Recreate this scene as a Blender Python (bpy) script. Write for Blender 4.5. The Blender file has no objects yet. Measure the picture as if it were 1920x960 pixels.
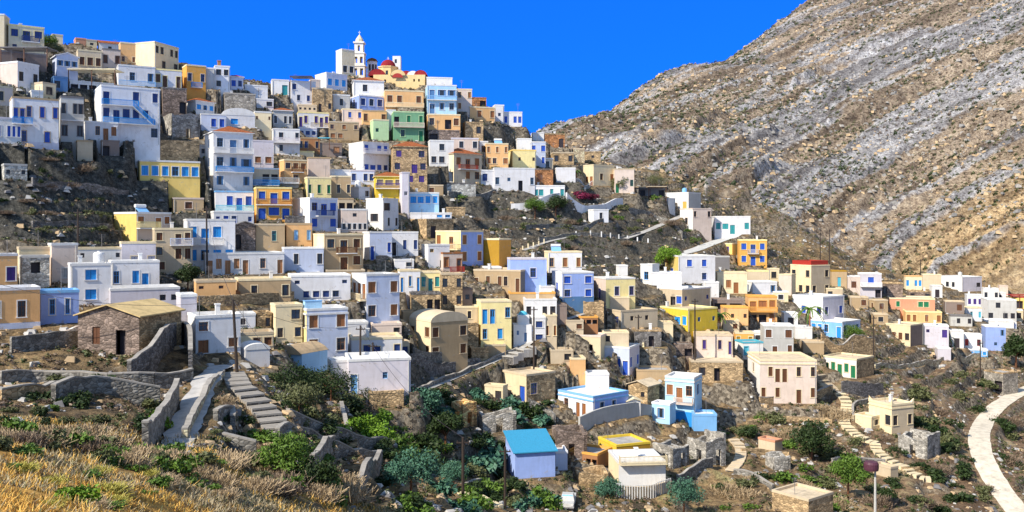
import bpy, math, random
import numpy as np
from mathutils import Vector, noise as mnoise
random.seed(7); rng = np.random.default_rng(7)
R = math.radians
scn = bpy.context.scene
col = scn.collection
# ---------------------------------------------------------------- camera, sky, sun
F = 1700.0; CU = 960.0; VH = 430.0; CZ = 60.0        # focal length and horizon row in a 1920 px wide frame; eye height
cam_d = bpy.data.cameras.new('camera'); cam = bpy.data.objects.new('camera', cam_d); col.objects.link(cam)
cam.location = (0, 0, CZ); cam.rotation_euler = (R(90), 0, 0)
cam_d.sensor_width = 36.0; cam_d.lens = 36.0 * F / 1920.0
cam_d.shift_y = -(480.0 - VH) / 1920.0
cam_d.clip_start = 0.5; cam_d.clip_end = 9000
scn.camera = cam
SUN_EL = 40.0; SUN_AZ = 229.0        # compass style: 0 = +Y (away from the camera), 90 = +X
sd = Vector((math.sin(R(SUN_AZ)) * math.cos(R(SUN_EL)), math.cos(R(SUN_AZ)) * math.cos(R(SUN_EL)), math.sin(R(SUN_EL))))
world = bpy.data.worlds.new('World'); scn.world = world; world.use_nodes = True
nt = world.node_tree; nt.nodes.clear()
wo = nt.nodes.new('ShaderNodeOutputWorld'); bg = nt.nodes.new('ShaderNodeBackground')
sky = nt.nodes.new('ShaderNodeTexSky'); sky.sky_type = 'NISHITA'; sky.sun_disc = False
sky.sun_elevation = R(SUN_EL); sky.sun_rotation = R(SUN_AZ)
sky.altitude = 1500; sky.air_density = 1.0; sky.dust_density = 0.1; sky.ozone_density = 6.0
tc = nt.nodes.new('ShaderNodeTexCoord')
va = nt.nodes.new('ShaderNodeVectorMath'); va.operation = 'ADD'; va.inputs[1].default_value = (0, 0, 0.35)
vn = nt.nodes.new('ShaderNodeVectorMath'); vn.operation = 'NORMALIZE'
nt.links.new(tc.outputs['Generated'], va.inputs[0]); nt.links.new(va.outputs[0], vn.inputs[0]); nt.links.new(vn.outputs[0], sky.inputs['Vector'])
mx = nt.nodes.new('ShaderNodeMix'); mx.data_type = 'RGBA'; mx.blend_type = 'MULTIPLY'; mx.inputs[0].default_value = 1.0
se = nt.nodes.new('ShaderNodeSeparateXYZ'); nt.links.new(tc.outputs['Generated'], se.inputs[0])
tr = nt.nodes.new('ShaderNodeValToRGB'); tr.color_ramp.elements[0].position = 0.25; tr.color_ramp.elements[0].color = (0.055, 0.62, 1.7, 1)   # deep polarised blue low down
tr.color_ramp.elements[1].position = 0.32; tr.color_ramp.elements[1].color = (1.6, 1.32, 1.05, 1)  # warm tint for the unseen upper sky, added to neutralise the ambient light
yr = nt.nodes.new('ShaderNodeMapRange'); yr.inputs[1].default_value = 0.72; yr.inputs[2].default_value = 0.20; yr.inputs[3].default_value = 0.0; yr.inputs[4].default_value = 0.4      # unseen sky behind the camera warmed, added to cut the blue ambient on walls
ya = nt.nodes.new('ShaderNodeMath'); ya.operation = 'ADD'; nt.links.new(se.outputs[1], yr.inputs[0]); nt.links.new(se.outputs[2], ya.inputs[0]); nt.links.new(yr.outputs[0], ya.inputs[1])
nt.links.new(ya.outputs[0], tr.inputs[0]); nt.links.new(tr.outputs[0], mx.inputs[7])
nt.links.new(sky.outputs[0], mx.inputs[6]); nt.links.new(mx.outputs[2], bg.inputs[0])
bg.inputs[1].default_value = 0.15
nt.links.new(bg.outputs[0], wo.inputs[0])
sun_d = bpy.data.lights.new('sun', 'SUN'); sun = bpy.data.objects.new('sun', sun_d); col.objects.link(sun)
sun_d.energy = 3.9; sun_d.angle = R(0.5); sun_d.color = (1.0, 0.92, 0.79)
sun.rotation_euler = sd.to_track_quat('Z', 'Y').to_euler()
vs = scn.view_settings; scn.display_settings.display_device = 'sRGB'
vs.view_transform = 'Standard'; vs.look = 'None'; vs.gamma = 1.0; vs.use_curve_mapping = False; vs.exposure = 0.78

# ---------------------------------------------------------------- terrain height function
CP = [  # (u, v, distance) read off the photograph: what the slope does
(700,150,224),(650,172,215),(850,215,214),(940,245,224),(985,252,228),(960,282,219),(1020,300,228),(1100,312,236),(560,190,205),
(440,165,195),(400,190,186),(300,150,182),(150,110,198),(120,150,172),(50,100,162),(60,277,139),(200,290,151),(250,263,161),(280,355,153),
(330,260,174),(380,300,166),(100,400,130),(100,450,123),(20,440,122),(220,430,138),(70,530,112),(330,400,155),(450,420,150),(460,505,139),(300,530,127),
(200,578,111),(400,580,118),(500,562,126),(600,560,135),(30,620,88),(110,618,91),(250,655,84),(400,665,95),(350,610,102),
(50,700,75),(250,695,79),(150,780,58),(440,700,79),(380,720,74),(340,850,54),(520,805,68),(560,720,98),(660,765,99),(620,830,74),
(700,885,76),(700,830,85),(850,905,91),(600,680,118),(700,735,116),(780,722,123),(850,765,119),(830,672,138),(950,650,145),(980,752,136),
(720,603,134),(880,560,149),(1000,540,158),(1100,570,157),(1080,640,148),(1110,702,145),(1200,700,152),(1300,710,158),
(640,430,159),(560,335,179),(640,312,190),(700,345,184),(760,345,186),(880,350,200),(800,400,181),(930,402,192),(980,385,201),(1060,392,204),
(1180,382,224),(1300,392,252),(1400,440,240),(900,492,167),(980,470,175),(1100,470,189),(1300,470,212),(780,490,160),(480,290,180),(560,250,200),(640,230,206),(760,240,206),(850,250,212),
(1200,562,172),(1280,622,166),(1400,540,204),(1440,500,228),(1530,585,200),(1640,562,228),(1500,632,183),(1450,668,174),(1640,645,190),(1700,702,184),
(1740,560,246),(1850,650,236),(1870,590,275),(1780,532,298),(1900,565,296),(1600,510,262),(1450,470,262),
(1060,955,99),(960,895,112),(960,955,98),(1110,800,131),(1280,805,140),(1460,762,156),(1680,830,143),(1640,955,113),(1900,955,128),(1850,805,172),(1880,725,205),
(1200,930,113),(1400,900,125),(1540,740,160),(1760,760,170),
(200,960,18),(0,868,27),(0,822,34),(300,900,35),(500,925,45),(650,955,56),(400,874,46),(100,848,36),(200,868,38),
# mountain
(1030,245,480),(1520,0,700),(1250,132,590),(1300,300,400),(1200,352,330),(1450,450,325),(1600,500,335),(1700,512,340),(1900,545,335),
(1700,300,440),(1900,300,400),(1900,100,500),(1600,150,560),(1900,430,350),(1100,262,425),(1450,300,430),(1300,200,500),(1750,0,640)]
pts = []
for (u, v, Y) in CP: pts.append(((u - CU) / F * Y, Y, CZ - (v - VH) / F * Y))
WP = [(0,4,-6),(0,30,-17),(12,60,-26),(32,62,-31),(20,20,-17),(-14,3,-4),(-8,-20,-5),(60,60,-38),(80,100,-42),(-30,18,-5),(60,20,-34),(0,-60,-20),(-80,-30,5),(80,-30,-30),
 (-110,125,6),(-82,85,-8),(-62,55,-10),(-150,150,22),(-105,160,26),(-120,200,30),(-100,235,28),(-60,262,24),(-20,285,18),(20,300,8),(62,330,6),(-150,300,0),(0,390,0),(25,345,12),
 (0,560,20),(80,700,60),(150,860,90),(260,900,120),(-200,600,-30),(0,800,-40),(442,800,296),(500,600,220),(380,400,110),(300,300,40),(250,200,0),(150,100,-32),(200,140,-22),(-300,300,-20),(-300,100,0),
 (5,270,22),(45,262,16),(80,285,8),(-40,240,32)]
for (x, y, z) in WP: pts.append((x, y, CZ + z))
pts = np.array(pts); PX = pts[:, :2]; PC = 7.0
def _ker(a, b):
    d2 = ((a[:, None, :] - b[None, :, :]) ** 2).sum(-1)
    return np.sqrt(d2 + PC * PC)
n = len(pts)
A = np.zeros((n + 3, n + 3)); K = _ker(PX, PX) / 100.0
A[:n, :n] = K - np.eye(n) * 0.012
A[:n, n] = 1; A[:n, n + 1:] = PX / 100.0; A[n, :n] = 1; A[n + 1:, :n] = (PX / 100.0).T
WT = np.linalg.solve(A, np.concatenate([pts[:, 2], np.zeros(3)]))
def base_h(x, y):
    x = np.atleast_1d(np.asarray(x, float)); y = np.atleast_1d(np.asarray(y, float)); q = np.stack([x, y], 1); out = np.empty(len(q))
    for i in range(0, len(q), 40000):
        b = q[i:i + 40000]
        out[i:i + 40000] = (_ker(b, PX) / 100.0) @ WT[:n] + WT[n] + (b / 100.0) @ WT[n + 1:]
    r = np.hypot(x, y); t = np.clip((r - 850) / 500, 0, 1); t = t * t * (3 - 2 * t)
    return out * (1 - t) + 5.0 * t
_perm = rng.permutation(512)
def vnoise(x, y):
    xi = np.floor(x).astype(int); yi = np.floor(y).astype(int); fx = x - xi; fy = y - yi
    fx = fx * fx * (3 - 2 * fx); fy = fy * fy * (3 - 2 * fy)
    def h(a, b): return _perm[(_perm[a & 511] + b) & 511] / 511.0
    return (h(xi, yi) * (1 - fx) + h(xi + 1, yi) * fx) * (1 - fy) + (h(xi, yi + 1) * (1 - fx) + h(xi + 1, yi + 1) * fx) * fy
def fbm(x, y, o=4):
    s = 0; a = 0.5; t = 0
    for k in range(o):
        s = s + a * vnoise(x + 17.3 * k, y - 9.1 * k); t += a; a *= 0.5; x = x * 2.03; y = y * 2.03
    return s / t
def sstep(a, b, x):
    t = np.clip((x - a) / (b - a), 0, 1); return t * t * (3 - 2 * t)
def mount_mask(x, y): return sstep(258, 296, y - 0.5 * np.clip(x - 60, 0, 120)) * sstep(-25, 15, x)
def strata(x, y, z):
    s = (z - CZ) - 0.5 * x + 0.035 * y; l = 0.8 * x + 0.45 * y
    w = s + 6 * fbm(x / 60, y / 60, 3)
    return s, l, fbm(w / 15.0, l / 170.0, 4)
def rough_h(x, y, z):
    m = mount_mask(x, y); s, l, st = strata(x, y, z)
    rid = 1 - np.abs(2 * st - 1)
    fine = fbm((s + 5 * fbm(x / 40, y / 40, 3)) / 4.5, l / 60.0, 4); rf = 1 - np.abs(2 * fine - 1)
    dm = 5.0 * (np.clip(rid, 0.5, 1) - 0.8) + 4.5 * (np.clip(rf, .5, 1) - .75) * sstep(.35, .6, st) + 3.0 * (fbm(x / 16, y / 16, 4) - 0.5) + 3.0 * np.abs(fbm(x / 6, y / 6, 4) - 0.5) * 2
    for s0, A_ in ((-52, 6.0), (-20, 7.5), (-4, 4.5), (16, 6.0), (44, 4.0)):      # tilted beds ending in broken scarps
        q = s - s0 - 7 * (fbm(l / 38 + s0, s / 30, 3) - .5) - 2.5 * (fbm(x / 6, y / 6, 2) - .5)
        dm = dm + A_ * sstep(.40, .62, fbm(l / 48 + s0 * 3, y / 90, 3)) * sstep(-.8, 1.6, q) * np.exp(-np.clip(q, 0, 60) / 11.0)
    gully = -2.5 * np.clip(1 - np.abs(s + 52 + 5 * (fbm(l / 40, s / 40, 2) - .5)) / 9.0, 0, 1)
    r = np.hypot(x, y)
    tq = z / 1.9 + 1.1 * fbm(x / 22, y / 22, 3); fr = tq - np.floor(tq)
    te = 1.9 * (sstep(.66, .98, fr) - fr) * sstep(50, 75, r) * sstep(.34, .5, fbm(x / 14 + 9, y / 14, 3))
    dv = te + (1.4 * (fbm(x / 7.0, y / 7.0, 4) - 0.5) + 0.7 * np.abs(fbm(x / 2.0, y / 2.0, 3) - 0.5)) * (0.35 + 0.65 * sstep(40, 100, r)) * sstep(2, 30, r)
    return m * (dm + gully) + (1 - m) * dv
_T = np.concatenate([np.arange(9, 60, 0.5), np.arange(60, 330, 1.0), np.arange(330, 900, 4.0)])
_cache = {}
def hitY(u, v):
    k = (round(u, 1), round(v, 1))
    if k in _cache: return _cache[k]
    tx = (u - CU) / F; tz = -(v - VH) / F
    z = base_h(_T * tx, _T); ray = CZ + _T * tz; d = ray - z
    i = np.argmax(d < 0) if (d < 0).any() else len(_T) - 1
    if i > 0 and d[i] < 0:
        f = d[i - 1] / (d[i - 1] - d[i]); Y = _T[i - 1] + f * (_T[i] - _T[i - 1])
    else: Y = _T[i]
    if Y > 330 and u < 1022:
        k_ = (_T > 100) & (_T < 265); Y = _T[k_][np.argmin(d[k_])]
    _cache[k] = float(Y); return _cache[k]
def pix(u, v, Y=None):
    if Y is None: Y = hitY(u, v)
    return Vector(((u - CU) / F * Y, Y, CZ - (v - VH) / F * Y))
# ---------------------------------------------------------------- materials
MATS = {}
def newmat(name):
    m = bpy.data.materials.new(name); m.use_nodes = True; t = m.node_tree
    b = t.nodes['Principled BSDF']; b.inputs['Roughness'].default_value = 0.85
    b.inputs['Specular IOR Level'].default_value = 0.25
    return m, t, b
def ramp(t, stops):
    r = t.nodes.new('ShaderNodeValToRGB'); e = r.color_ramp.elements
    while len(e) > 1: e.remove(e[-1])
    e[0].position = stops[0][0]; e[0].color = (*stops[0][1], 1) if len(stops[0][1]) == 3 else stops[0][1]
    for p, c in stops[1:]:
        x = e.new(p); x.color = (*c, 1)
    return r
def noise(t, scale, detail=4, rough=0.6, vec=None, dist=0.0):
    nn = t.nodes.new('ShaderNodeTexNoise'); nn.inputs['Scale'].default_value = scale; nn.inputs['Detail'].default_value = detail
    nn.inputs['Roughness'].default_value = rough; nn.inputs['Distortion'].default_value = dist
    if vec is not None: t.links.new(vec, nn.inputs['Vector'])
    return nn
def mixc(t, a, b, fac, mode='MIX'):
    m = t.nodes.new('ShaderNodeMix'); m.data_type = 'RGBA'; m.blend_type = mode
    for k, s in ((0, fac), (6, a), (7, b)):
        if hasattr(s, 'is_linked') or hasattr(s, 'links'): t.links.new(s, m.inputs[k])
        elif k == 0: m.inputs[0].default_value = s
        else: m.inputs[k].default_value = (*s, 1)
    return m.outputs[2]
def bump(t, b, h, strength, dist):
    bn = t.nodes.new('ShaderNodeBump'); bn.inputs['Strength'].default_value = strength; bn.inputs['Distance'].default_value = dist
    t.links.new(h, bn.inputs['Height']); t.links.new(bn.outputs[0], b.inputs['Normal'])
COL = dict(cream_white=(.84,.78,.66), church=(.84,.62,.30), drum=(.10,.035,.055), polec=(.055,.04,.032), wallgrey=(.25,.24,.225), roadc=(.70,.62,.49), turq=(.045,.30,.50), stone=(.36,.33,.29),white=(.80,.79,.77), cool=(.79,.78,.79), lilac=(.66,.62,.67), cream=(.82,.69,.45), beige=(.64,.52,.36), tan=(.50,.36,.21), peach=(.80,.47,.21), orange=(.85,.43,.10),
 yellow=(.88,.64,.20), peri=(.34,.46,.84), gold=(.82,.58,.06), ochre=(.48,.27,.03), pink=(.72,.59,.50), mauve=(.26,.20,.17), salmon=(.68,.33,.20), blue=(.60,.66,.82), lblue=(.42,.66,.86), sky=(.22,.48,.82), dblue=(.10,.22,.42),
 green=(.20,.42,.24), lgreen=(.50,.68,.38), grey=(.54,.53,.50), dgrey=(.20,.19,.19), rust=(.42,.20,.09), cyan=(.10,.48,.62), teal=(.04,.30,.32), roofgrey=(.42,.40,.37), concrete=(.48,.46,.43), royal=(.03,.10,.50),
 azure=(.03,.30,.75), brown=(.14,.06,.03), dark=(.05,.04,.045), red=(.40,.04,.03), purple=(.07,.04,.22), dgreen=(.02,.18,.08), tbrown=(.32,.13,.05), lemon=(.88,.75,.36), navy=(.03,.06,.20))
def plaster(c):
    k = 'plaster_' + c
    if k in MATS: return MATS[k]
    m, t, b = newmat(k); base = COL[c]; MATS[k] = m
    oc = t.nodes.new('ShaderNodeTexCoord').outputs['Object']; oi = t.nodes.new('ShaderNodeObjectInfo')
    n1 = noise(t, 0.55, 5, 0.65, oc); r1 = ramp(t, [(0.35, (0.80, 0.78, 0.75)), (0.62, (1, 1, 1))]); t.links.new(n1.outputs[0], r1.inputs[0])
    mp = t.nodes.new('ShaderNodeMapping'); mp.inputs['Scale'].default_value = (1.3, 1.3, 0.28); t.links.new(oc, mp.inputs[0])
    n2 = noise(t, 1.0, 4, 0.7, mp.outputs[0]); r2 = ramp(t, [(0.34, (0.70, 0.67, 0.62)), (0.52, (1, 1, 1))]); t.links.new(n2.outputs[0], r2.inputs[0])
    c1 = mixc(t, base, r1.outputs[0], 0.55, 'MULTIPLY'); c2 = mixc(t, c1, r2.outputs[0], 0.32, 'MULTIPLY')
    nP = noise(t, 0.8, 6, 0.75, oc, .6); rP = ramp(t, [(0.62, (0, 0, 0)), (0.65, (1, 1, 1))]); t.links.new(nP.outputs[0], rP.inputs[0])     # fallen plaster and old repairs
    c2 = mixc(t, c2, (.42, .37, .31), mixc(t, (0, 0, 0), rP.outputs[0], .55))
    hv = t.nodes.new('ShaderNodeHueSaturation'); t.links.new(c2, hv.inputs['Color'])
    mr = t.nodes.new('ShaderNodeMapRange'); mr.inputs[3].default_value = 0.86; mr.inputs[4].default_value = 1.06; t.links.new(oi.outputs['Random'], mr.inputs[0]); t.links.new(mr.outputs[0], hv.inputs['Value'])
    t.links.new(hv.outputs[0], b.inputs['Base Color'])
    n3 = noise(t, 9, 4, 0.6, oc); bump(t, b, n3.outputs[0], 0.35, 0.04)
    return m
def stone(c, dark=0.5, scale=2.6):
    k = 'stone_' + c
    if k in MATS: return MATS[k]
    m, t, b = newmat(k); MATS[k] = m; base = np.array(COL[c])
    oc = t.nodes.new('ShaderNodeTexCoord').outputs['Object']
    mp = t.nodes.new('ShaderNodeMapping'); mp.inputs['Scale'].default_value = (1, 1, 1.7); t.links.new(oc, mp.inputs[0])
    nd = noise(t, 2.0, 3, 0.6, mp.outputs[0]); ad = mixc(t, mp.outputs[0], nd.outputs['Color'], 0.12)
    v = t.nodes.new('ShaderNodeTexVoronoi'); v.inputs['Scale'].default_value = scale; t.links.new(ad, v.inputs['Vector'])
    v2 = t.nodes.new('ShaderNodeTexVoronoi'); v2.feature = 'DISTANCE_TO_EDGE'; v2.inputs['Scale'].default_value = scale; t.links.new(ad, v2.inputs['Vector'])
    sx = t.nodes.new('ShaderNodeSeparateColor'); t.links.new(v.outputs['Color'], sx.inputs[0])
    rr = ramp(t, [(0.0, tuple(base * .55)), (0.5, tuple(base)), (1.0, tuple(np.minimum(base * 1.5, .8)))]); t.links.new(sx.outputs[0], rr.inputs[0])
    re = ramp(t, [(0.0, (.25, .23, .2)), (0.09, (1, 1, 1))]); t.links.new(v2.outputs[0], re.inputs[0])
    c1 = mixc(t, rr.outputs[0], re.outputs[0], 0.75, 'MULTIPLY')
    n1 = noise(t, 0.5, 4, 0.6, oc); r1 = ramp(t, [(0.35, (.7, .68, .64)), (0.65, (1.1, 1.08, 1.02))]); t.links.new(n1.outputs[0], r1.inputs[0])
    t.links.new(mixc(t, c1, r1.outputs[0], 0.8, 'MULTIPLY'), b.inputs['Base Color'])
    bump(t, b, v2.outputs[0], 0.9, 0.12)
    return m
def paint(c, rough=0.45):
    k = 'paint_' + c
    if k in MATS: return MATS[k]
    m, t, b = newmat(k); MATS[k] = m; b.inputs['Roughness'].default_value = rough
    oc = t.nodes.new('ShaderNodeTexCoord').outputs['Object']
    n1 = noise(t, 6, 3, 0.6, oc); r1 = ramp(t, [(0.3, (.72, .72, .72)), (0.6, (1, 1, 1))]); t.links.new(n1.outputs[0], r1.inputs[0])
    t.links.new(mixc(t, COL[c], r1.outputs[0], 0.7, 'MULTIPLY'), b.inputs['Base Color'])
    wv = t.nodes.new('ShaderNodeTexWave'); wv.bands_direction = 'Z'; wv.inputs['Scale'].default_value = 4.0; t.links.new(oc, wv.inputs[0]); bump(t, b, wv.outputs[1], 0.3, 0.02)
    return m
def glass():
    if 'glass' in MATS: return MATS['glass']
    m, t, b = newmat('window_glass'); MATS['glass'] = m; b.inputs['Base Color'].default_value = (.025, .03, .04, 1); b.inputs['Roughness'].default_value = .12; b.inputs['Specular IOR Level'].default_value = .6
    return m
def tiles(c=(.55,.16,.05)):
    k = 'tiles_%g' % c[0]
    if k in MATS: return MATS[k]
    m, t, b = newmat('roof_tiles'); MATS[k] = m
    oc = t.nodes.new('ShaderNodeTexCoord').outputs['Object']
    br = t.nodes.new('ShaderNodeTexBrick'); br.inputs['Scale'].default_value = 3.0; br.inputs['Color1'].default_value = (*c, 1); br.inputs['Color2'].default_value = (c[0]*.7, c[1]*.75, c[2]*.8, 1)
    br.inputs['Mortar'].default_value = (c[0]*.3, c[1]*.3, c[2]*.3, 1); br.inputs['Mortar Size'].default_value = .04; br.inputs['Brick Width'].default_value = .6; t.links.new(oc, br.inputs[0])
    n1 = noise(t, 1.2, 4, .6, oc); r1 = ramp(t, [(.3, (.7, .7, .7)), (.65, (1.1, 1.1, 1.1))]); t.links.new(n1.outputs[0], r1.inputs[0])
    t.links.new(mixc(t, br.outputs[0], r1.outputs[0], .8, 'MULTIPLY'), b.inputs['Base Color'])
    wv = t.nodes.new('ShaderNodeTexWave'); wv.bands_direction = 'X'; wv.inputs['Scale'].default_value = 1.6; t.links.new(oc, wv.inputs[0]); bump(t, b, wv.outputs[1], .8, .08)
    return m
def roofmat(c):
    k = 'roof_' + c
    if k in MATS: return MATS[k]
    m, t, b = newmat(k); MATS[k] = m
    oc = t.nodes.new('ShaderNodeTexCoord').outputs['Object']; n1 = noise(t, .8, 6, .7, oc); base = np.array(COL[c])
    r1 = ramp(t, [(.3, tuple(base * .6)), (.5, tuple(base * .95)), (.7, tuple(np.minimum(base * 1.15, .85)))]); t.links.new(n1.outputs[0], r1.inputs[0]); t.links.new(r1.outputs[0], b.inputs['Base Color'])
    n3 = noise(t, 5, 4, .6, oc); bump(t, b, n3.outputs[0], .4, .05)
    return m
def leafmat(name, c1, c2):
    if name in MATS: return MATS[name]
    m, t, b = newmat(name); MATS[name] = m; b.inputs['Roughness'].default_value = .6
    oc = t.nodes.new('ShaderNodeTexCoord').outputs['Object']; n1 = noise(t, 1.4, 4, .7, oc)
    n2 = noise(t, 14, 2, .6, oc); ma = t.nodes.new('ShaderNodeMath'); ma.operation = 'ADD'; t.links.new(n1.outputs[0], ma.inputs[0]); t.links.new(n2.outputs[0], ma.inputs[1])
    mh = t.nodes.new('ShaderNodeMath'); mh.operation = 'MULTIPLY'; mh.inputs[1].default_value = .5; t.links.new(ma.outputs[0], mh.inputs[0])
    r1 = ramp(t, [(.38, c1), (.6, c2)]); t.links.new(mh.outputs[0], r1.inputs[0]); t.links.new(r1.outputs[0], b.inputs['Base Color'])
    return m
# ---------------------------------------------------------------- mesh helpers
class MB:
    def __init__(s): s.v = []; s.f = []; s.m = []
    def quad(s, a, b, c, d, mi=0):
        i = len(s.v); s.v += [tuple(a), tuple(b), tuple(c), tuple(d)]; s.f.append((i, i + 1, i + 2, i + 3)); s.m.append(mi)
    def tri(s, a, b, c, mi=0):
        i = len(s.v); s.v += [tuple(a), tuple(b), tuple(c)]; s.f.append((i, i + 1, i + 2)); s.m.append(mi)
    def box(s, x0, y0, z0, x1, y1, z1, mi=0):
        i = len(s.v); s.v += [(x0,y0,z0),(x1,y0,z0),(x1,y1,z0),(x0,y1,z0),(x0,y0,z1),(x1,y0,z1),(x1,y1,z1),(x0,y1,z1)]
        for f in ((0,3,2,1),(4,5,6,7),(0,1,5,4),(1,2,6,5),(2,3,7,6),(3,0,4,7)): s.f.append(tuple(i + k for k in f)); s.m.append(mi)
    def hexa(s, b, t, mi=0):           # bottom 4 corners, top 4 corners
        i = len(s.v); s.v += [tuple(p) for p in b] + [tuple(p) for p in t]
        for f in ((0,3,2,1),(4,5,6,7),(0,1,5,4),(1,2,6,5),(2,3,7,6),(3,0,4,7)): s.f.append(tuple(i + k for k in f)); s.m.append(mi)
    def tube(s, p, q, r0, r1=None, n=6, mi=0):
        p = Vector(p); q = Vector(q); r1 = r0 if r1 is None else r1; d = (q - p)
        if d.length < 1e-6: return
        d.normalize(); a = d.orthogonal().normalized(); b = d.cross(a); i = len(s.v)
        for (c, r) in ((p, r0), (q, r1)):
            for k in range(n):
                w = 2 * math.pi * k / n; s.v.append(tuple(c + a * (r * math.cos(w)) + b * (r * math.sin(w))))
        for k in range(n): s.f.append((i + k, i + (k + 1) % n, i + n + (k + 1) % n, i + n + k)); s.m.append(mi)
        s.f.append(tuple(i + n + k for k in range(n))); s.m.append(mi); s.f.append(tuple(i + n - 1 - k for k in range(n))); s.m.append(mi)
    def lathe(s, cx, cy, prof, n=20, mi=0, a0=0.0):
        i = len(s.v)
        for (r, z) in prof:
            for k in range(n):
                w = a0 + 2 * math.pi * k / n; s.v.append((cx + r * math.cos(w), cy + r * math.sin(w), z))
        for j in range(len(prof) - 1):
            for k in range(n):
                s.f.append((i + j*n + k, i + j*n + (k+1) % n, i + (j+1)*n + (k+1) % n, i + (j+1)*n + k)); s.m.append(mi)
    def build(s, name, mats, parent=None, smooth=False):
        me = bpy.data.meshes.new(name); me.from_pydata(s.v, [], s.f)
        for m in (mats if isinstance(mats, (list, tuple)) else [mats]): me.materials.append(m)
        if any(s.m): me.polygons.foreach_set('material_index', s.m)
        if smooth: me.polygons.foreach_set('use_smooth', [True] * len(s.f))
        me.update()
        return link(name, me, parent)
def link(name, data, parent=None, loc=None, rz=None):
    o = bpy.data.objects.new(name, data); col.objects.link(o)
    if parent is not None: o.parent = parent
    if loc is not None: o.location = loc
    if rz is not None: o.rotation_euler = (0, 0, rz)
    return o
def tag(o, label=None, cat=None, group=None, kind=None):
    if label: o['label'] = label
    if cat: o['category'] = cat
    if group: o['group'] = group
    if kind: o['kind'] = kind
    return o
def empty(name, loc, rz=0, label=None, cat=None, group=None):
    o = link(name, None, None, loc, rz); o.empty_display_size = .5; return tag(o, label, cat, group)
def copy_tree(o, loc, rz=0, sc=None, label=None):
    c = o.copy(); col.objects.link(c); c.location = loc; c.rotation_euler = (0, 0, rz)
    if sc is not None: c.scale = sc
    if label: c['label'] = label
    for ch in o.children:
        d = ch.copy(); col.objects.link(d); d.parent = c
        for g in ch.children:
            e = g.copy(); col.objects.link(e); e.parent = d
    return c
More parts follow.
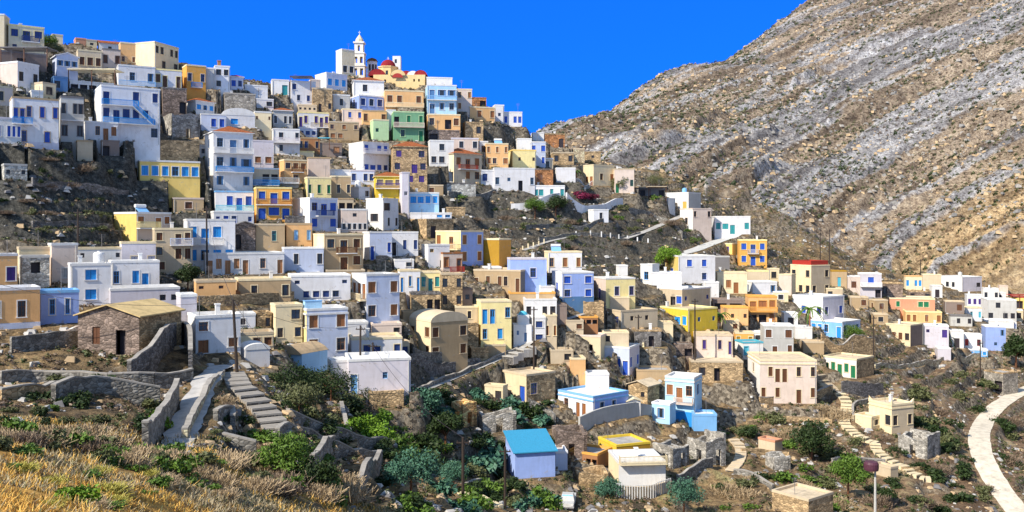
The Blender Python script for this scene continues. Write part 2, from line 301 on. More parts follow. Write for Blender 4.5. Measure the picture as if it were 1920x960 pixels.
# ---------------------------------------------------------------- the buildings
# (left edge, near corner, right edge, eaves row, base row, wall, trim, joinery, left-face openings, right-face openings, roof, label, options)
HS = [
# top left
(-30,8,9,26,86,'cream','white','brown','w/w','','flat','cream block cut by the left picture edge with dark red windows',{}),
(10,16,83,44,102,'cream','lemon','navy','','wDw/s.s','flat','cream two storey house with a dark blue balcony on the top left skyline',{'balc':[('R',0,.36,.86,'navy')]}),
(-20,-10,88,92,128,'mauve','dgrey','dark','','..g..','flat','long low brown building with a dark roof below the cream house with blue balcony',{}),
(0,33,73,114,165,'cool','white','dark','.','w.w','flat','white cube house with two small dark windows beneath the long brown building',{'colL':'pink'}),
(62,80,105,153,184,'cream','beige','dark','','w','flat','small cream box house with one window above the big blue shuttered house',{}),
(-12,-6,24,160,198,'pink','cream','dark','','w.','flat','narrow pinkish house touching the left edge above the blue shuttered house',{}),
(20,23,110,180,278,'cool','tan','royal','','dDw.w.w/.w..w.','flat','big pale house with a row of royal blue shuttered openings over a lilac plinth',{'plinth':'lilac','pz':.2,'balc':[('R',0,.0,.42,'azure')]}),
(-20,-16,40,218,268,'white','lilac','royal','','ww.www','flat','white terrace house with blue windows at the left edge above the dark cliff',{'fwd':1.5}),
(112,114,157,179,266,'grey','dgrey','dark','','w.ww/w.w','flat','grey lilac two storey house right of the big blue shuttered house',{'balc':[('R',0,.0,1.,'grey')]}),
(98,106,146,104,150,'blue','white','dblue','','WWW/.','gablef','blue house with a white gable and a dark blue window row on the upper left',{}),
(144,146,192,92,132,'beige','cream','brown','','www','flat','beige house with three tall dark red windows right of the blue gabled house',{}),
(190,192,226,90,128,'pink','dgrey','brown','','w.w','flat','pinkish house with a dark roof line between beige and salmon coloured houses',{}),
(222,226,266,78,121,'peach','cream','tbrown','','..../w.w.','flat','pale peach house with two brown doors on the upper left ridge',{}),
(238,290,335,77,132,'cream','cream','dark','','ww.ww/.w.w','flat','large cream house with a sunlit blank side wall crowning the left ridge',{}),
(183,186,226,79,96,'white','white','dark','','.s.','gable','tiny white house with an orange roof on the left skyline',{}),
(140,142,161,70,82,'salmon','salmon','dark','','','flat','tiny reddish house on the skyline behind the upper left houses',{}),
(160,162,182,73,90,'cream','beige','dark','','s','flat','tiny cream hut on the skyline left of the orange roofed white house',{}),
(96,98,118,63,82,'cream','cream','dark','','.','flat','tiny pale hut on the skyline beside the green hillside',{}),
(128,131,216,150,166,'white','white','dark','','ggggg','flat','low white tavern terrace wall under a flat canopy',{}),
(174,190,300,158,263,'cool','white','navy','','d..w.w/wdwww./w...w','flat','tall white house with bright blue balconies and an outside staircase',{'colL':'white','balc':[('R',0,0,.62,'azure'),('R',1,.03,.9,'azure')],'stair':1}),
(220,222,291,120,160,'cool','white','dblue','','.w.w','flat','upper storey block of bluish white with two windows behind a sky blue balcony',{'balc':[('R',0,0,1.,'sky')]}),
(155,160,221,226,262,'cool','white','tbrown','','.wdw','flat','white one storey house with a red brown door at the foot of the blue balconies',{}),
(188,190,224,262,292,'mauve','mauve','brown','','g.','flat','dark brown storehouse under the white house with the red brown door',{}),
(143,145,174,262,302,'beige','tan','dark','','','flat','plain olive beige retaining block below the grey lilac house',{}),
(288,290,341,128,163,'cool','lemon','brown','','wd.d','flat','lilac white house with brown doors under the large cream ridge house',{}),
(342,350,386,120,163,'orange','cream','royal','','w.w','flat','bright orange house with blue windows and a blue balcony on the ridge',{'balc':[('R',0,.2,.75,'azure')]}),
(383,385,403,126,168,'grey','white','dark','','.','flat','plain pale grey tower house right of the orange ridge house',{}),
(401,403,431,122,168,'cool','white','dark','','ww/w.','flat','grey white ridge house with stacked windows and a red chimney',{'chim':'red'}),
(430,432,456,143,168,'blue','white','royal','','ww','hipr','small bluish ridge house with a dark red hipped roof',{}),
(302,305,350,163,212,'mauve','dgrey','dark','','..g','flat','dark brown stone house with a shadowed opening beside the tall blue and white house',{'st':1}),
(341,367,402,188,210,'cool','white','azure','','www','hip','white house with an orange hipped roof and three blue windows on the upper left slope',{'colL':'white'}),
(303,322,375,207,258,'stone','','','','','ruin','dark ruined stone house with broken walls left of the white vaulted house',{}),
(413,416,478,214,238,'cool','white','azure','','.W..','barrel','white house with a rounded vault roof and one blue window',{}),
(375,377,424,212,246,'blue','white','royal','','.ww','flat','bluish low house directly left of the rounded vault',{}),
(457,459,502,158,178,'cool','white','dark','','','flat','low pale house with a white roof edge in the dip of the ridge',{}),
(508,510,542,148,178,'white','white','teal','','.d','flat','white house with a teal door at the left end of the middle ridge group',{}),
(538,546,592,150,194,'cool','white','navy','','w.../.w.ww','flat','tall white house with dark blue windows under a navy pergola on the skyline',{}),
(580,583,601,148,178,'pink','pink','dark','','','flat','narrow pink house wedged left of the bell tower hill',{}),
(591,612,651,135,168,'blue','white','azure','','www','flat','pale blue house with three azure windows left of the bell tower',{'colL':'white'}),
(630,641,665,91,142,'cream','white','dark','','.../ww','flat','high cream building standing directly left of the bell tower',{'colL':'white'}),
(659,663,720,150,178,'white','white','dark','','.w..','hip','white house with a narrow orange roof strip in front of the domed church',{}),
(655,673,720,177,204,'peri','white','navy','b','www','flat','periwinkle blue house with three navy windows below the domed church',{}),
(720,722,794,168,200,'peach','cream','brown','','ww.w','flat','peach house with a balustrade terrace right below the church arch',{'balc':[('R',0,0,1.,'cream')]}),
(797,801,856,158,213,'lblue','white','dblue','','dWW/Dww','flat','pale blue two storey house with columns on the right end of the ridge',{'balc':[('R',0,0,1.,'sky')]}),
(855,857,885,166,210,'pink','cream','tbrown','','w.w/w..','flat','pink two storey house attached right of the pale blue columned house',{}),
(797,800,848,144,160,'white','white','sky','','','flat','white roof room above the pale blue columned house',{}),
(883,885,912,182,200,'rust','rust','dark','','.g','flat','small reddish brown stone house on the right ridge',{'st':1}),
(866,881,929,199,226,'peach','cream','tbrown','','.w.w','flat','pale peach house with two brown windows and white side columns on the right ridge',{'colL':'white'}),
(925,928,945,196,233,'cool','white','navy','','s','flat','narrow lilac white house near the right tip of the ridge',{}),
(941,944,979,209,238,'cool','white','royal','','w.ww','flat','white house with a royal blue window at the right tip of the ridge',{}),
(798,802,863,213,242,'peach','cream','brown','','w.gw','flat','orange tan house with arches below the pale blue columned house',{}),
(580,586,623,164,209,'tan','beige','dark','','.../.d.w','flat','weathered tan stone house left of the grey white cube with one window',{'st':1}),
(618,624,656,176,205,'grey','white','dark','','.w.','flat','grey white cube house with one small dark window mid ridge',{}),
(556,559,594,195,211,'beige','beige','dark','','ssss','flat','low beige house with a row of tiny arched vents',{}),
(556,559,617,209,238,'cool','lemon','purple','','dw.wdw','flat','lilac white house with purple shutters and a yellow pillar',{'balc':[('R',0,.4,1.,'mauve')]}),
(638,642,679,203,226,'pink','cream','royal','','.w.w','flat','pink house with a royal blue door above the tan stone terrace houses',{}),
(613,617,673,227,263,'tan','beige','tbrown','','w.w.w/ww..','flat','tan stone house with reddish windows in the upper middle of the village',{}),
(676,680,725,206,234,'peach','tan','brown','','w..w','flat','terracotta tan house left of the green house',{}),
(724,726,742,205,224,'white','white','lilac','','','flat','narrow white wall house between the terracotta house and the green house',{}),
(733,738,795,208,264,'green','lgreen','dgreen','','g.w.w/.w..d','flat','green two storey house with dark green windows in the upper village',{'balc':[('R',0,0,1.,'pink')]}),
(694,700,729,223,264,'lgreen','cream','dgreen','','s.','flat','pale green block with a stair leading to the green house',{}),
(654,681,729,265,323,'cool','white','royal','','w.ww/..../wWww','flat','white and lilac house with blue windows and a bright blank side wall amid dark rock',{'colL':'white','balc':[('R',0,0,1.,'lilac')]}),
(733,737,801,274,348,'tan','tan','purple','','w.w/w.dw/.ww','hip','brown stone house with an orange hipped roof and tall purple shutters',{'st':1,'cornice':1}),
(558,560,594,239,257,'blue','lilac','navy','','www','flat','small bluish house under the purple shuttered house',{}),
(556,559,600,257,284,'rust','tan','navy','','ww.w','flat','orange brown house with dark windows beside the teal awning',{}),
(597,600,641,267,294,'mauve','mauve','rust','','.w','flat','mauve brown house with a rusty lower roof beside dark rock',{}),
(536,545,589,282,300,'cream','lemon','brown','','','flat','low cream house with a wide blank parapet left of the mauve walls',{}),
(521,533,576,298,342,'peach','cream','tbrown','','www/.D.','flat','warm peach tan house with three brown windows right of the tall white tower house',{'balc':[('R',0,.3,.8,'brown')]}),
(508,512,549,206,240,'grey','white','dark','','w.ww','hip','grey white house with a slim orange roof behind the tall white tower house',{}),
(508,512,562,240,290,'white','white','dark','','.W..w/.w...','flat','white two storey house with a balustrade right of the tall tower house',{'balc':[('R',0,0,1.,'lilac')]}),
(475,478,509,208,257,'cream','white','tbrown','','s..s/...','flat','cream white blank walled house behind the tall white tower house',{}),
(384,400,474,246,357,'cool','white','dblue','w/w/w','wdw/wwW/w.w','hip','tallest white house in the village with an orange roof and a blue balcony band',{'colL':'white','balc':[('R',1,.05,1.,'azure'),('R',0,0,1.,'white')]}),
(400,404,475,357,395,'cool','sky','royal','','.wdw','flat','white ground storey with a bright blue cornice at the foot of the tallest house',{'fwd':.8,'balc':[('R',0,0,1.,'cyan')]}),
(471,474,513,262,312,'lilac','lilac','tbrown','','../ww','flat','lilac side wing attached to the tallest white house',{}),
(471,474,523,314,347,'beige','white','dark','','.gg','flat','beige loggia wing at the right foot of the tallest white house',{'balc':[('R',0,0,1.,'azure')]}),
(394,401,476,395,428,'cool','white','royal','','sww.s','flat','low white house with small blue windows beneath the tallest house',{}),
(477,480,547,350,412,'orange','lemon','royal','','wdw/dWd','flat','orange house with blue shutters above and turquoise doors below',{'balc':[('R',0,0,1.,'tbrown')]}),
(476,479,560,341,352,'grey','white','dark','','','flat','grey terrace with a balustrade on top of the orange blue shuttered house',{'balc':[('R',0,0,1.,'grey')],'back':2}),
(570,576,621,331,374,'lemon','cream','dgreen','','w.w.w','flat','pale yellow house with one green shutter in the centre of the village',{}),
(619,621,658,329,374,'tan','cream','dark','','.w.w','flat','tan grey house joined to the right of the pale yellow house',{}),
(604,610,656,317,332,'white','white','dark','','','flat','white roof parapet block behind the tan grey house',{}),
(575,578,619,294,333,'pink','tan','dark','','.','flat','tall plain brownish pink wall house above the pale yellow house',{}),
(549,581,633,370,434,'blue','cool','royal','','wDw/w.w','flat','lilac blue house with a blinding white side wall and an iron balcony',{'colL':'white','balc':[('R',0,.2,.8,'navy')]}),
(655,658,702,318,346,'blue','lilac','navy','','w.ww','flat','small bluish house with dark windows left of the yellow orange roofed house',{}),
(656,673,693,350,374,'cool','white','dark','','.w','flat','small white cube with one dark window left of the ochre wall',{}),
(701,704,755,330,372,'gold','lemon','mauve','','wWw/...','hip','bright yellow house with a straight orange roof in the middle of the village',{'balc':[('R',0,0,1.,'purple')]}),
(752,754,765,322,400,'lilac','lilac','lilac','','s','flat','very narrow tall lilac house right of the bright yellow orange roofed house',{}),
(686,718,747,371,432,'cool','white','dark','W','W./.w.w','flat','white corner house with big dark window panes amid the village centre',{'colL':'white'}),
(632,640,690,391,436,'pink','white','dark','','.s./wwwww','flat','pinkish grey house with a dark arcade of small openings',{}),
(631,634,663,371,394,'beige','tan','brown','','gg','flat','small beige house with a red vault beside dark openings',{}),
(762,768,823,360,388,'lblue','white','azure','','WWww','flat','turquoise and azure low house beside the dark slope',{}),
(802,806,851,262,312,'white','white','dark','','.w./ww.','flat','white house with small dark windows behind the orange hipped beige house',{}),
(843,846,897,258,284,'pink','lilac','dark','','.w.w','flat','pinkish white house with a wide parapet behind the orange hipped roof',{}),
(815,851,903,287,342,'cream','beige','tbrown','d.g','wDw/.ww','hip','beige mansion with an orange hipped roof and a dark red balcony',{'colR':'beige','balc':[('R',0,.15,.8,'red')]}),
(828,838,892,342,368,'grey','dgrey','dark','','.....','flat','grey stone basement terrace under the beige mansion',{'st':1}),
(895,899,915,264,294,'white','white','dark','','w','flat','narrow white house with stone openings left of the peach house',{}),
(906,912,953,268,313,'peach','cream','tbrown','','w.w.w/ww.W','flat','peach house with a row of brown windows left of the plain yellow house',{}),
(952,961,1005,280,316,'lemon','yellow','brown','','.s..s','flat','plain light yellow box house with two tiny windows',{}),
(993,996,1023,265,313,'blue','white','royal','','W.W/w.w','flat','narrow royal blue and white house right of the plain yellow house',{}),
(967,970,997,259,281,'white','white','dark','','','flat','small white block on the crest left of the narrow blue and white house',{}),
(916,927,1003,314,358,'cool','white','dblue','','w.s.g.w','flat','long white house with one blue window on the middle right of the village',{}),
(984,990,1059,347,374,'cool','white','teal','','dWW.w.w','flat','low white house with turquoise doors above a curved terrace',{}),
(1000,1004,1037,316,346,'rust','mauve','brown','','w.','flat','small reddish brown stone house right of the long white house',{'st':1}),
(1015,1018,1059,250,277,'rust','tan','dark','','..d','flat','brown stone house on the right end of the village skyline',{'st':1}),
(996,999,1020,248,264,'white','white','dark','','','flat','tiny white house on the far right of the village skyline',{}),
(1032,1037,1076,285,309,'tan','beige','dark','','w.w','flat','weathered stone house with two dark windows under the skyline',{'st':1}),
(1073,1076,1096,278,306,'beige','beige','dark','','','flat','narrow beige stone house below the mountain foot',{'st':1}),
(1095,1097,1126,284,304,'tan','tan','dark','','s','flat','low grey tan stone house below the mountain foot',{'st':1}),
(1040,1043,1079,314,342,'cool','white','dark','','','flat','pale bluish garden house with a palm beside it',{}),
(1080,1113,1152,308,348,'cream','cream','tbrown','dddd','.w.w','flat','long cream villa with an arcade of doors beside the bougainvillea',{}),
(1148,1153,1189,316,362,'pink','beige','dgreen','','d..w','flat','pinkish house with a tall green door right of the cream villa',{}),
(1103,1113,1141,392,417,'cool','white','dark','','.w.','flat','small white hut with one window alone on the scrubby slope',{}),
(1194,1199,1246,350,368,'dgrey','tan','dark','','g..g','flat','dark shed under wide flat canopies at the mountain foot',{}),
(1248,1291,1314,360,394,'grey','white','orange','..d','','flat','white house with an orange door and a grey end wall at the mountain foot',{'colL':'white'}),
(1232,1253,1266,371,394,'white','white','sky','.w','','flat','small white annex left of the house with the orange door',{}),
(1275,1299,1334,390,432,'pink','pink','dark','w','w..w/....','flat','pinkish house with a sunlit white side and blue window near the mountain',{'colL':'white'}),
(1333,1340,1407,405,439,'cool','white','teal','','wWd.w','flat','white house with turquoise shutters at the edge of the mountain slope',{}),
(1382,1386,1438,449,498,'orange','lemon','royal','','wDw/wdw','flat','yellow orange two storey house with royal blue windows below the mountain',{'balc':[('R',0,.3,.7,'grey')]}),
(1356,1373,1385,456,478,'yellow','cream','purple','w','','flat','low yellow annex left of the orange house with blue windows',{}),
(1248,1272,1341,479,532,'cool','white','royal','W','.w.w./...w.','flat','broad white house with square blue windows and a shady tree in front',{'colL':'yellow'}),
(1339,1341,1368,480,506,'dgrey','grey','dark','','','flat','dark grey unplastered house right of the broad white house with blue windows',{}),
(1206,1223,1236,495,536,'white','white','azure','w','','flat','white house end with bright blue shutters left of the green tree',{}),
(1217,1222,1278,510,534,'cool','white','dark','','','flat','white terrace block in front of the green tree',{'fwd':1}),
(1212,1279,1333,541,580,'beige','white','royal','w.d.gW','s..s','flat','beige house with blue doors on a shaded porch above the yellow house',{}),
(1238,1290,1345,579,622,'gold','lemon','azure','.dWw','.s.s','flat','brilliant yellow house with blue and white windows right of centre',{}),
(1340,1345,1401,510,550,'cream','cream','tbrown','','.wd.','flat','cream house with a brown double door behind the brilliant yellow house',{}),
(1394,1411,1457,528,555,'cool','white','dblue','w','..w','flat','grey white box house with one blue window above the orange two storey house',{'colL':'white'}),
(1436,1441,1461,503,528,'cream','cream','dark','','w','flat','small cream cube with one dark window behind the grey white box house',{}),
(1399,1402,1441,507,530,'beige','lemon','dark','','','flat','plain beige parapet house left of the small cream cube',{}),
(1319,1323,1348,528,554,'white','white','dark','','.','flat','plain white box between the beige porch house and the cream house',{}),
(1482,1521,1556,497,557,'beige','cream','dark','w.w/.yw','..w/w.w','flat','large cream corner house with a red roof railing at the mountain foot',{'colL':'cream','redtop':1}),
(1461,1484,1492,514,554,'cream','cream','dark','.','','flat','pale pink annex left of the cream corner house',{'colL':'pink'}),
(1556,1559,1588,507,537,'tan','ochre','cyan','','.d.','flat','brown house with a teal door right of the cream corner house',{}),
(1586,1589,1613,517,548,'pink','white','brown','','w','flat','small pinkish house with one brown window right of the teal door',{}),
(1607,1613,1653,512,558,'lilac','white','royal','','.W./..g','flat','lilac white house with a broad blue window at the right foot of the mountain',{'balc':[('R',0,0,1.,'cool')]}),
(1396,1403,1457,555,608,'peach','orange','tbrown','','dWw/ggw','flat','orange two storey house with white doors on its upper terrace',{'balc':[('R',0,0,1.,'orange')]}),
(1350,1356,1403,575,610,'peach','orange','brown','','.s.s','flat','salmon orange low house left of the orange two storey house',{}),
(1333,1337,1394,561,580,'mauve','mauve','dark','','gg','flat','low mauve shed between the brilliant yellow and the orange houses',{}),
(1486,1543,1583,556,603,'lilac','white','royal','.w.w','w.w','flat','white corner house with blue windows behind a small palm tree',{'colL':'white'}),
(1520,1579,1613,603,634,'blue','white','azure','www.d','w.w','flat','low azure and white house with a row of bright blue windows',{'colL':'sky'}),
(1424,1432,1488,609,670,'grey','white','brown','','w.w/.d.w','flat','square grey white two storey house with brown doors above the cream mansion',{}),
(1378,1393,1431,641,674,'white','cyan','cyan','','w..','flat','white house with a turquoise door left of the square grey white house',{}),
(1375,1379,1413,623,644,'orange','cream','ochre','','d.d','flat','small orange house with two ochre doors left of the square grey white house',{}),
(1401,1425,1531,674,756,'pink','cream','brown','w/.','.wdd.w.w/w.w..d.w','flat','large pinkish cream mansion with dark red doors on two storeys',{'colL':'white','cornice':1}),
(1544,1606,1638,673,710,'tan','cream','dgreen','dwdwd','.','flat','white farmhouse with green doors and a stone end wall',{'colL':'white','st':'R'}),
(1629,1672,1713,758,814,'beige','cream','dark','..w','w.w','flat','cream cubic chapel like house with horned parapets on the lower right slope',{'colL':'cream','cornice':1,'horns':1}),
(1606,1634,1652,781,805,'cream','cream','dark','','w','flat','small cream annex in front of the horned parapet house',{}),
(1684,1739,1763,817,862,'stone','','','','','ruin','roofless ruined stone house below the horned parapet house',{'gate':1}),
(1845,1881,1909,699,736,'stone','tan','dark','.g','','flat','small stone farmhouse beside the white road',{'st':1}),
# far right hamlet
(1661,1668,1753,558,580,'salmon','cream','dgreen','','.w...WW.','flat','long salmon pink house in the far right hamlet',{}),
(1690,1698,1766,583,609,'peach','lemon','tbrown','','ww.w.w','flat','orange yellow house with a pale roof edge below the salmon pink house',{}),
(1630,1641,1665,562,586,'tan','beige','brown','w','w','flat','small tan house left of the long salmon pink house',{}),
(1694,1698,1729,517,543,'cream','peach','azure','','w.ww','flat','small cream house with striped blue windows at the hamlet back row',{}),
(1726,1730,1765,514,542,'beige','cream','dark','','..','flat','plain beige house behind the small house with striped blue windows',{}),
(1760,1804,1841,519,547,'lilac','white','dark','.ww.','..W','flat','long white house with a lilac end at the back of the hamlet',{'colL':'white'}),
(1743,1748,1767,535,558,'white','white','dark','','d','flat','tiny white house with an arched door in the hamlet',{}),
(1644,1648,1693,530,558,'mauve','tan','dark','','w.','flat','brown stone house at the left end of the far hamlet',{'st':1}),
(1808,1813,1843,552,577,'cool','white','purple','','www','flat','lilac white house with a narrow window row in the far hamlet',{}),
(1839,1844,1873,540,564,'white','white','dark','','w.w','flat','white cube with two dark windows high in the far hamlet',{}),
(1871,1874,1890,535,555,'pink','pink','dark','','','flat','tiny plain pink house high in the far hamlet',{}),
(1839,1851,1906,561,602,'grey','white','dark','s','.w../w.ww','flat','grey green two storey house at the right of the far hamlet',{'colL':'white'}),
(1804,1810,1841,576,602,'cool','cream','cyan','','.w.w','flat','white house with a turquoise lower window in the far hamlet',{}),
(1778,1782,1823,591,611,'grey','dgrey','dark','','.w.w','flat','low grey house with dark windows in the middle of the hamlet',{}),
(1893,1898,1945,556,578,'yellow','red','brown','','gg','flat','yellow house under a red awning cut by the right edge',{}),
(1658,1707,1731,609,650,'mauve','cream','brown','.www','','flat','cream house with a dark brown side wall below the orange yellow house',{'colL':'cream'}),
(1729,1732,1779,609,652,'lilac','white','purple','','s.d/...','flat','lilac house with an upper purple door in the lower hamlet',{}),
(1753,1758,1783,652,675,'lilac','white','dark','','','flat','plain lilac cellar block at the foot of the hamlet',{}),
(1778,1781,1807,619,652,'white','white','dark','','d','flat','white house with one dark door in the lower hamlet',{}),
(1803,1807,1841,626,656,'white','white','red','','w.w','flat','white house with a red window shutter in the lower hamlet',{}),
(1813,1816,1852,654,668,'sky','white','azure','','w.w','flat','low bright blue and white house at the lower hamlet edge',{}),
(1840,1848,1886,611,657,'peri','white','dblue','','..w/.s.','flat','lilac blue cube with a thick white roof at the lower hamlet',{}),
(1882,1885,1906,604,627,'blue','white','navy','','s','flat','small blue cube at the right end of the hamlet',{}),
(1841,1845,1901,600,613,'white','white','dark','','','flat','long white roof block behind the lilac blue cube',{}),
# centre right
(1019,1028,1091,471,511,'cool','cream','tbrown','','w.w.w','flat','white house with three brown windows and a solar heater on the roof',{'colL':'cream'}),
(950,957,1025,484,534,'peri','lilac','royal','','..w.','flat','long lilac blue house with a single royal blue window',{}),
(1035,1054,1113,510,564,'peri','white','royal','w','w.w/w.w','flat','blue two storey house with a white side wall and four royal blue windows',{'colL':'white','plinth':'dblue','pz':.14}),
(1113,1136,1191,521,567,'lemon','white','purple','d','.w.w','flat','cream yellow house with a white parapet and two purple windows',{'colL':'pink'}),
(1116,1164,1233,582,616,'beige','beige','dark','w.d','.s.s.','flat','long beige house with a blue door on its sunlit side',{'wcL':'royal'}),
(1083,1087,1121,593,608,'rust','orange','dark','','ggg','flat','low shed with an orange tiled terrace top beside the long beige house',{}),
(1072,1126,1138,629,674,'cream','pink','dark','ggg.','','flat','cream house with an open dark porch above the blue terrace house',{'colL':'cream'}),
(1127,1131,1179,622,647,'beige','cream','dark','','w..','flat','small beige house with one dark window behind the open porch house',{}),
(1120,1180,1199,651,704,'lilac','white','royal','.dWd','w.w','flat','lilac house with royal blue doors and a white parapet right of centre',{'colL':'blue'}),
(1096,1100,1142,700,728,'cool','white','lilac','','','flat','plain white terrace block left of the royal blue doors',{'fwd':.5}),
(1066,1070,1098,671,702,'peach','cream','dark','','','flat','small plain peach cube above the flat roofed blue house',{}),
(1046,1112,1178,743,790,'peri','sky','dblue','.w.dd.','.w.w..','flat','flat white roofed periwinkle house with brown doors in the lower middle',{'wcL':'tbrown','colL':'cool','cornice':1}),
(1170,1177,1201,752,781,'white','white','dark','','g','gable','small white lean shed at the right end of the periwinkle house',{}),
(1178,1214,1236,724,760,'tan','tan','dark','.s','','gable','old stone house with a worn gable roof behind the white shed',{'st':1,'rc':'beige'}),
(1247,1301,1316,708,802,'lblue','white','dblue','wdw/...','w/.','flat','light blue tower house with brown shutters and white cornice',{'wcL':'tbrown','cornice':1,'balc':[('L',0,.35,1.,'pink')],'plinth':'azure','pz':.3}),
(1230,1256,1267,757,796,'lblue','cool','dblue','w','','flat','pale turquoise annex at the left foot of the light blue tower house',{'fwd':1}),
(1295,1301,1344,776,808,'sky','sky','dark','','','flat','walled dark blue terrace right of the light blue tower house',{'fwd':1}),
(1288,1324,1361,818,872,'stone','','','','','ruin','large roofless grey stone ruin with an open doorway at lower right centre',{'gate':1}),
(1224,1262,1292,838,880,'stone','','','','','ruin','low crumbling stone ruin left of the large grey ruin',{}),
(1122,1156,1219,834,872,'ochre','gold','tbrown','.','..s.','flat','yellow and ochre house with a flat brown roof at the bottom centre',{'colL':'gold','rc':'roofgrey'}),
(1065,1120,1147,851,882,'rust','orange','dark','.w.gg','','flat','low orange brown house left of the yellow and ochre house',{}),
(1141,1160,1248,866,926,'cream','white','grey','','.../...','flat','cream white terrace house with a balustrade at the bottom centre',{'balc':[('R',0,0,1.,'cream')],'colR':'white','low':1}),
(948,966,1041,850,898,'peri','white','dblue','','....','shed','pale blue house with a sloping turquoise roof at the bottom',{}),
(1039,1042,1064,846,882,'blue','cool','dblue','','','flat','lilac blue outhouse attached right of the turquoise roofed house',{}),
(1033,1043,1101,808,860,'mauve','','dark','','','ruin','brown walled ruin above the turquoise roofed house',{}),
(943,987,1041,702,755,'tan','beige','royal','..d','w.','flat','old stone house with a cream front and a blue door below the village',{'colL':'cream','st':'R'}),
(924,943,952,723,752,'cream','cream','dark','.d','','flat','tiny cream annex left of the blue doored stone house',{}),
(853,868,894,752,802,'peach','','','','','ruin','orange pillared ruin overgrown by shrubs in the lower centre',{}),
(896,905,968,772,812,'stone','','','','','ruin','low stone ruin between orange pillars and the turquoise roof',{}),
# centre
(680,693,735,434,488,'blue','white','royal','','d..w','flat','blue white house with a tall royal blue door in the centre',{'colL':'white'}),
(731,734,784,434,480,'cool','white','navy','','g.w.w','flat','lilac white house with two navy windows and a grey ramp before it',{}),
(767,770,847,398,410,'cool','white','azure','','...ww','flat','long low white roofed shed with blue tarpaulins',{}),
(768,800,850,410,447,'tan','tan','dark','','d.','flat','brown stone house below the long white roofed shed',{'st':1}),
(817,864,906,432,499,'peri','cream','tbrown','w.D./....','w.w/w.w','flat','blue fronted house with a cream side and brown windows in the centre right',{'colL':'lemon','balc':[('L',0,.4,1.,'cream')]}),
(819,831,867,473,510,'pink','tbrown','tbrown','','w.D','flat','pinkish house with a red balcony below the blue fronted house',{'balc':[('R',0,.3,1.,'red')]}),
(790,803,843,458,503,'cool','white','ochre','','s../.g','flat','white lilac house with one small ochre window',{}),
(904,936,958,447,498,'orange','cream','ochre','','','flat','ochre yellow house with ribbed walls beside the dark scrub slope',{'colL':'ochre'}),
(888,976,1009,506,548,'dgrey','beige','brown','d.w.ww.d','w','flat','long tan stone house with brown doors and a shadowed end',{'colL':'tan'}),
(746,750,788,506,548,'cool','cream','azure','','d.w.d','flat','white pink house with blue shutters beneath a cream roof line',{}),
(785,788,826,509,548,'lemon','cream','teal','','wdw','flat','pale yellow house with a teal arched door in the centre',{}),
(824,828,867,512,580,'tan','beige','dark','','w.w/w.w','flat','tall brown stone house with four dark windows right of the pale yellow house',{'st':1}),
(767,771,827,549,584,'tan','dgrey','dark','','..gg','flat','brown stone garage house with a black opening',{'st':1}),
(864,867,886,541,575,'mauve','mauve','dark','','s','flat','narrow mauve house behind the tall brown stone house',{}),
(660,687,749,514,607,'blue','white','tbrown','ddd/.','w.w/w.w','flat','big pale blue house with orange brown windows on a white corner',{'colL':'white','balc':[('L',0,.2,1.,'cream')]}),
(767,808,877,604,678,'tan','beige','brown','d.w/w.w','w..w/d..w','barrel','large tan house with a curved parapet and a blue ground floor door',{'colL':'cream'}),
(850,854,896,574,606,'beige','cream','dark','','..w.','flat','cream house with one small window above the curved parapet house',{}),
(892,902,959,564,648,'lemon','cream','azure','','dD.w/w.w.','flat','yellow cream house with a rounded blue door right of the curved parapet house',{}),
(980,984,1044,560,605,'cool','white','dark','','w.ww','flat','white house with paired dark windows above the blue domed chapel',{}),
(995,999,1023,594,644,'cool','white','navy','','w/d','flat','white annex with a navy door beside the blue domed chapel',{'colL':'white'}),
(1020,1023,1044,590,644,'beige','cream','tbrown','','w.w','flat','narrow beige house with brown windows right of the blue domed chapel',{}),
(1042,1045,1063,571,613,'mauve','mauve','dark','','','flat','narrow dark mauve wall house right of the paired window house',{}),
(952,956,1041,548,563,'tan','orange','dark','','','flat','low house with a broad brown orange roof behind the paired window house',{}),
# centre left
(343,350,441,410,502,'cool','white','azure','','wdw./wwww','flat','white house with large azure shutters behind a tall wooden pole',{'balc':[('R',0,0,.75,'white')]}),
(371,385,533,474,516,'cool','white','rust','','dwdwd.w.d','flat','long lilac white house with a row of red brown doors',{}),
(530,533,607,464,507,'blue','white','dark','','.w..w','flat','pale blue blank walled house joined right of the long row of doors',{}),
(437,441,479,422,468,'mauve','grey','mauve','','g..','gable','grey stone shed with a gable roof in the centre left',{'st':1,'rc':'dgrey'}),
(477,480,534,419,464,'tan','beige','teal','','..w.','flat','olive tan house with a teal window left of the peach house',{}),
(532,537,585,418,462,'peach','tan','sky','','.w.w','flat','soft peach house with two light blue windows',{}),
(585,608,681,438,507,'tan','cream','brown','','wDw/.dw','flat','tan two storey house with a wooden balcony and a cream side wall',{'colL':'cream','balc':[('R',0,.3,.8,'brown')]}),
(365,368,442,526,572,'peach','beige','brown','','s.s./wdwd','flat','peach orange house with dark wooden doors at centre left',{}),
(439,447,545,523,569,'tan','cream','dark','','.w..w','flat','long tan house with two dark windows joined to the peach orange house',{}),
(542,546,657,516,565,'cool','white','navy','','s...s/.wwww.','flat','long white house with navy windows behind the bougainvillea',{}),
(507,517,567,571,643,'cream','cream','dark','','.w/w.w','flat','cream yellow house left of the white house with brown shutters',{}),
(556,575,652,579,674,'blue','white','tbrown','ww/.','w.w/w.w','flat','pale blue two storey house with brown shutters and a water tank on its roof',{'colL':'lemon','cornice':1}),
(446,450,513,624,658,'cream','beige','brown','','.ww','flat','low cream house with a long flat roof and two small windows',{}),
(445,448,479,588,616,'cool','white','dark','','w.','flat','tiny white grey hut behind the tall leaning pole',{}),
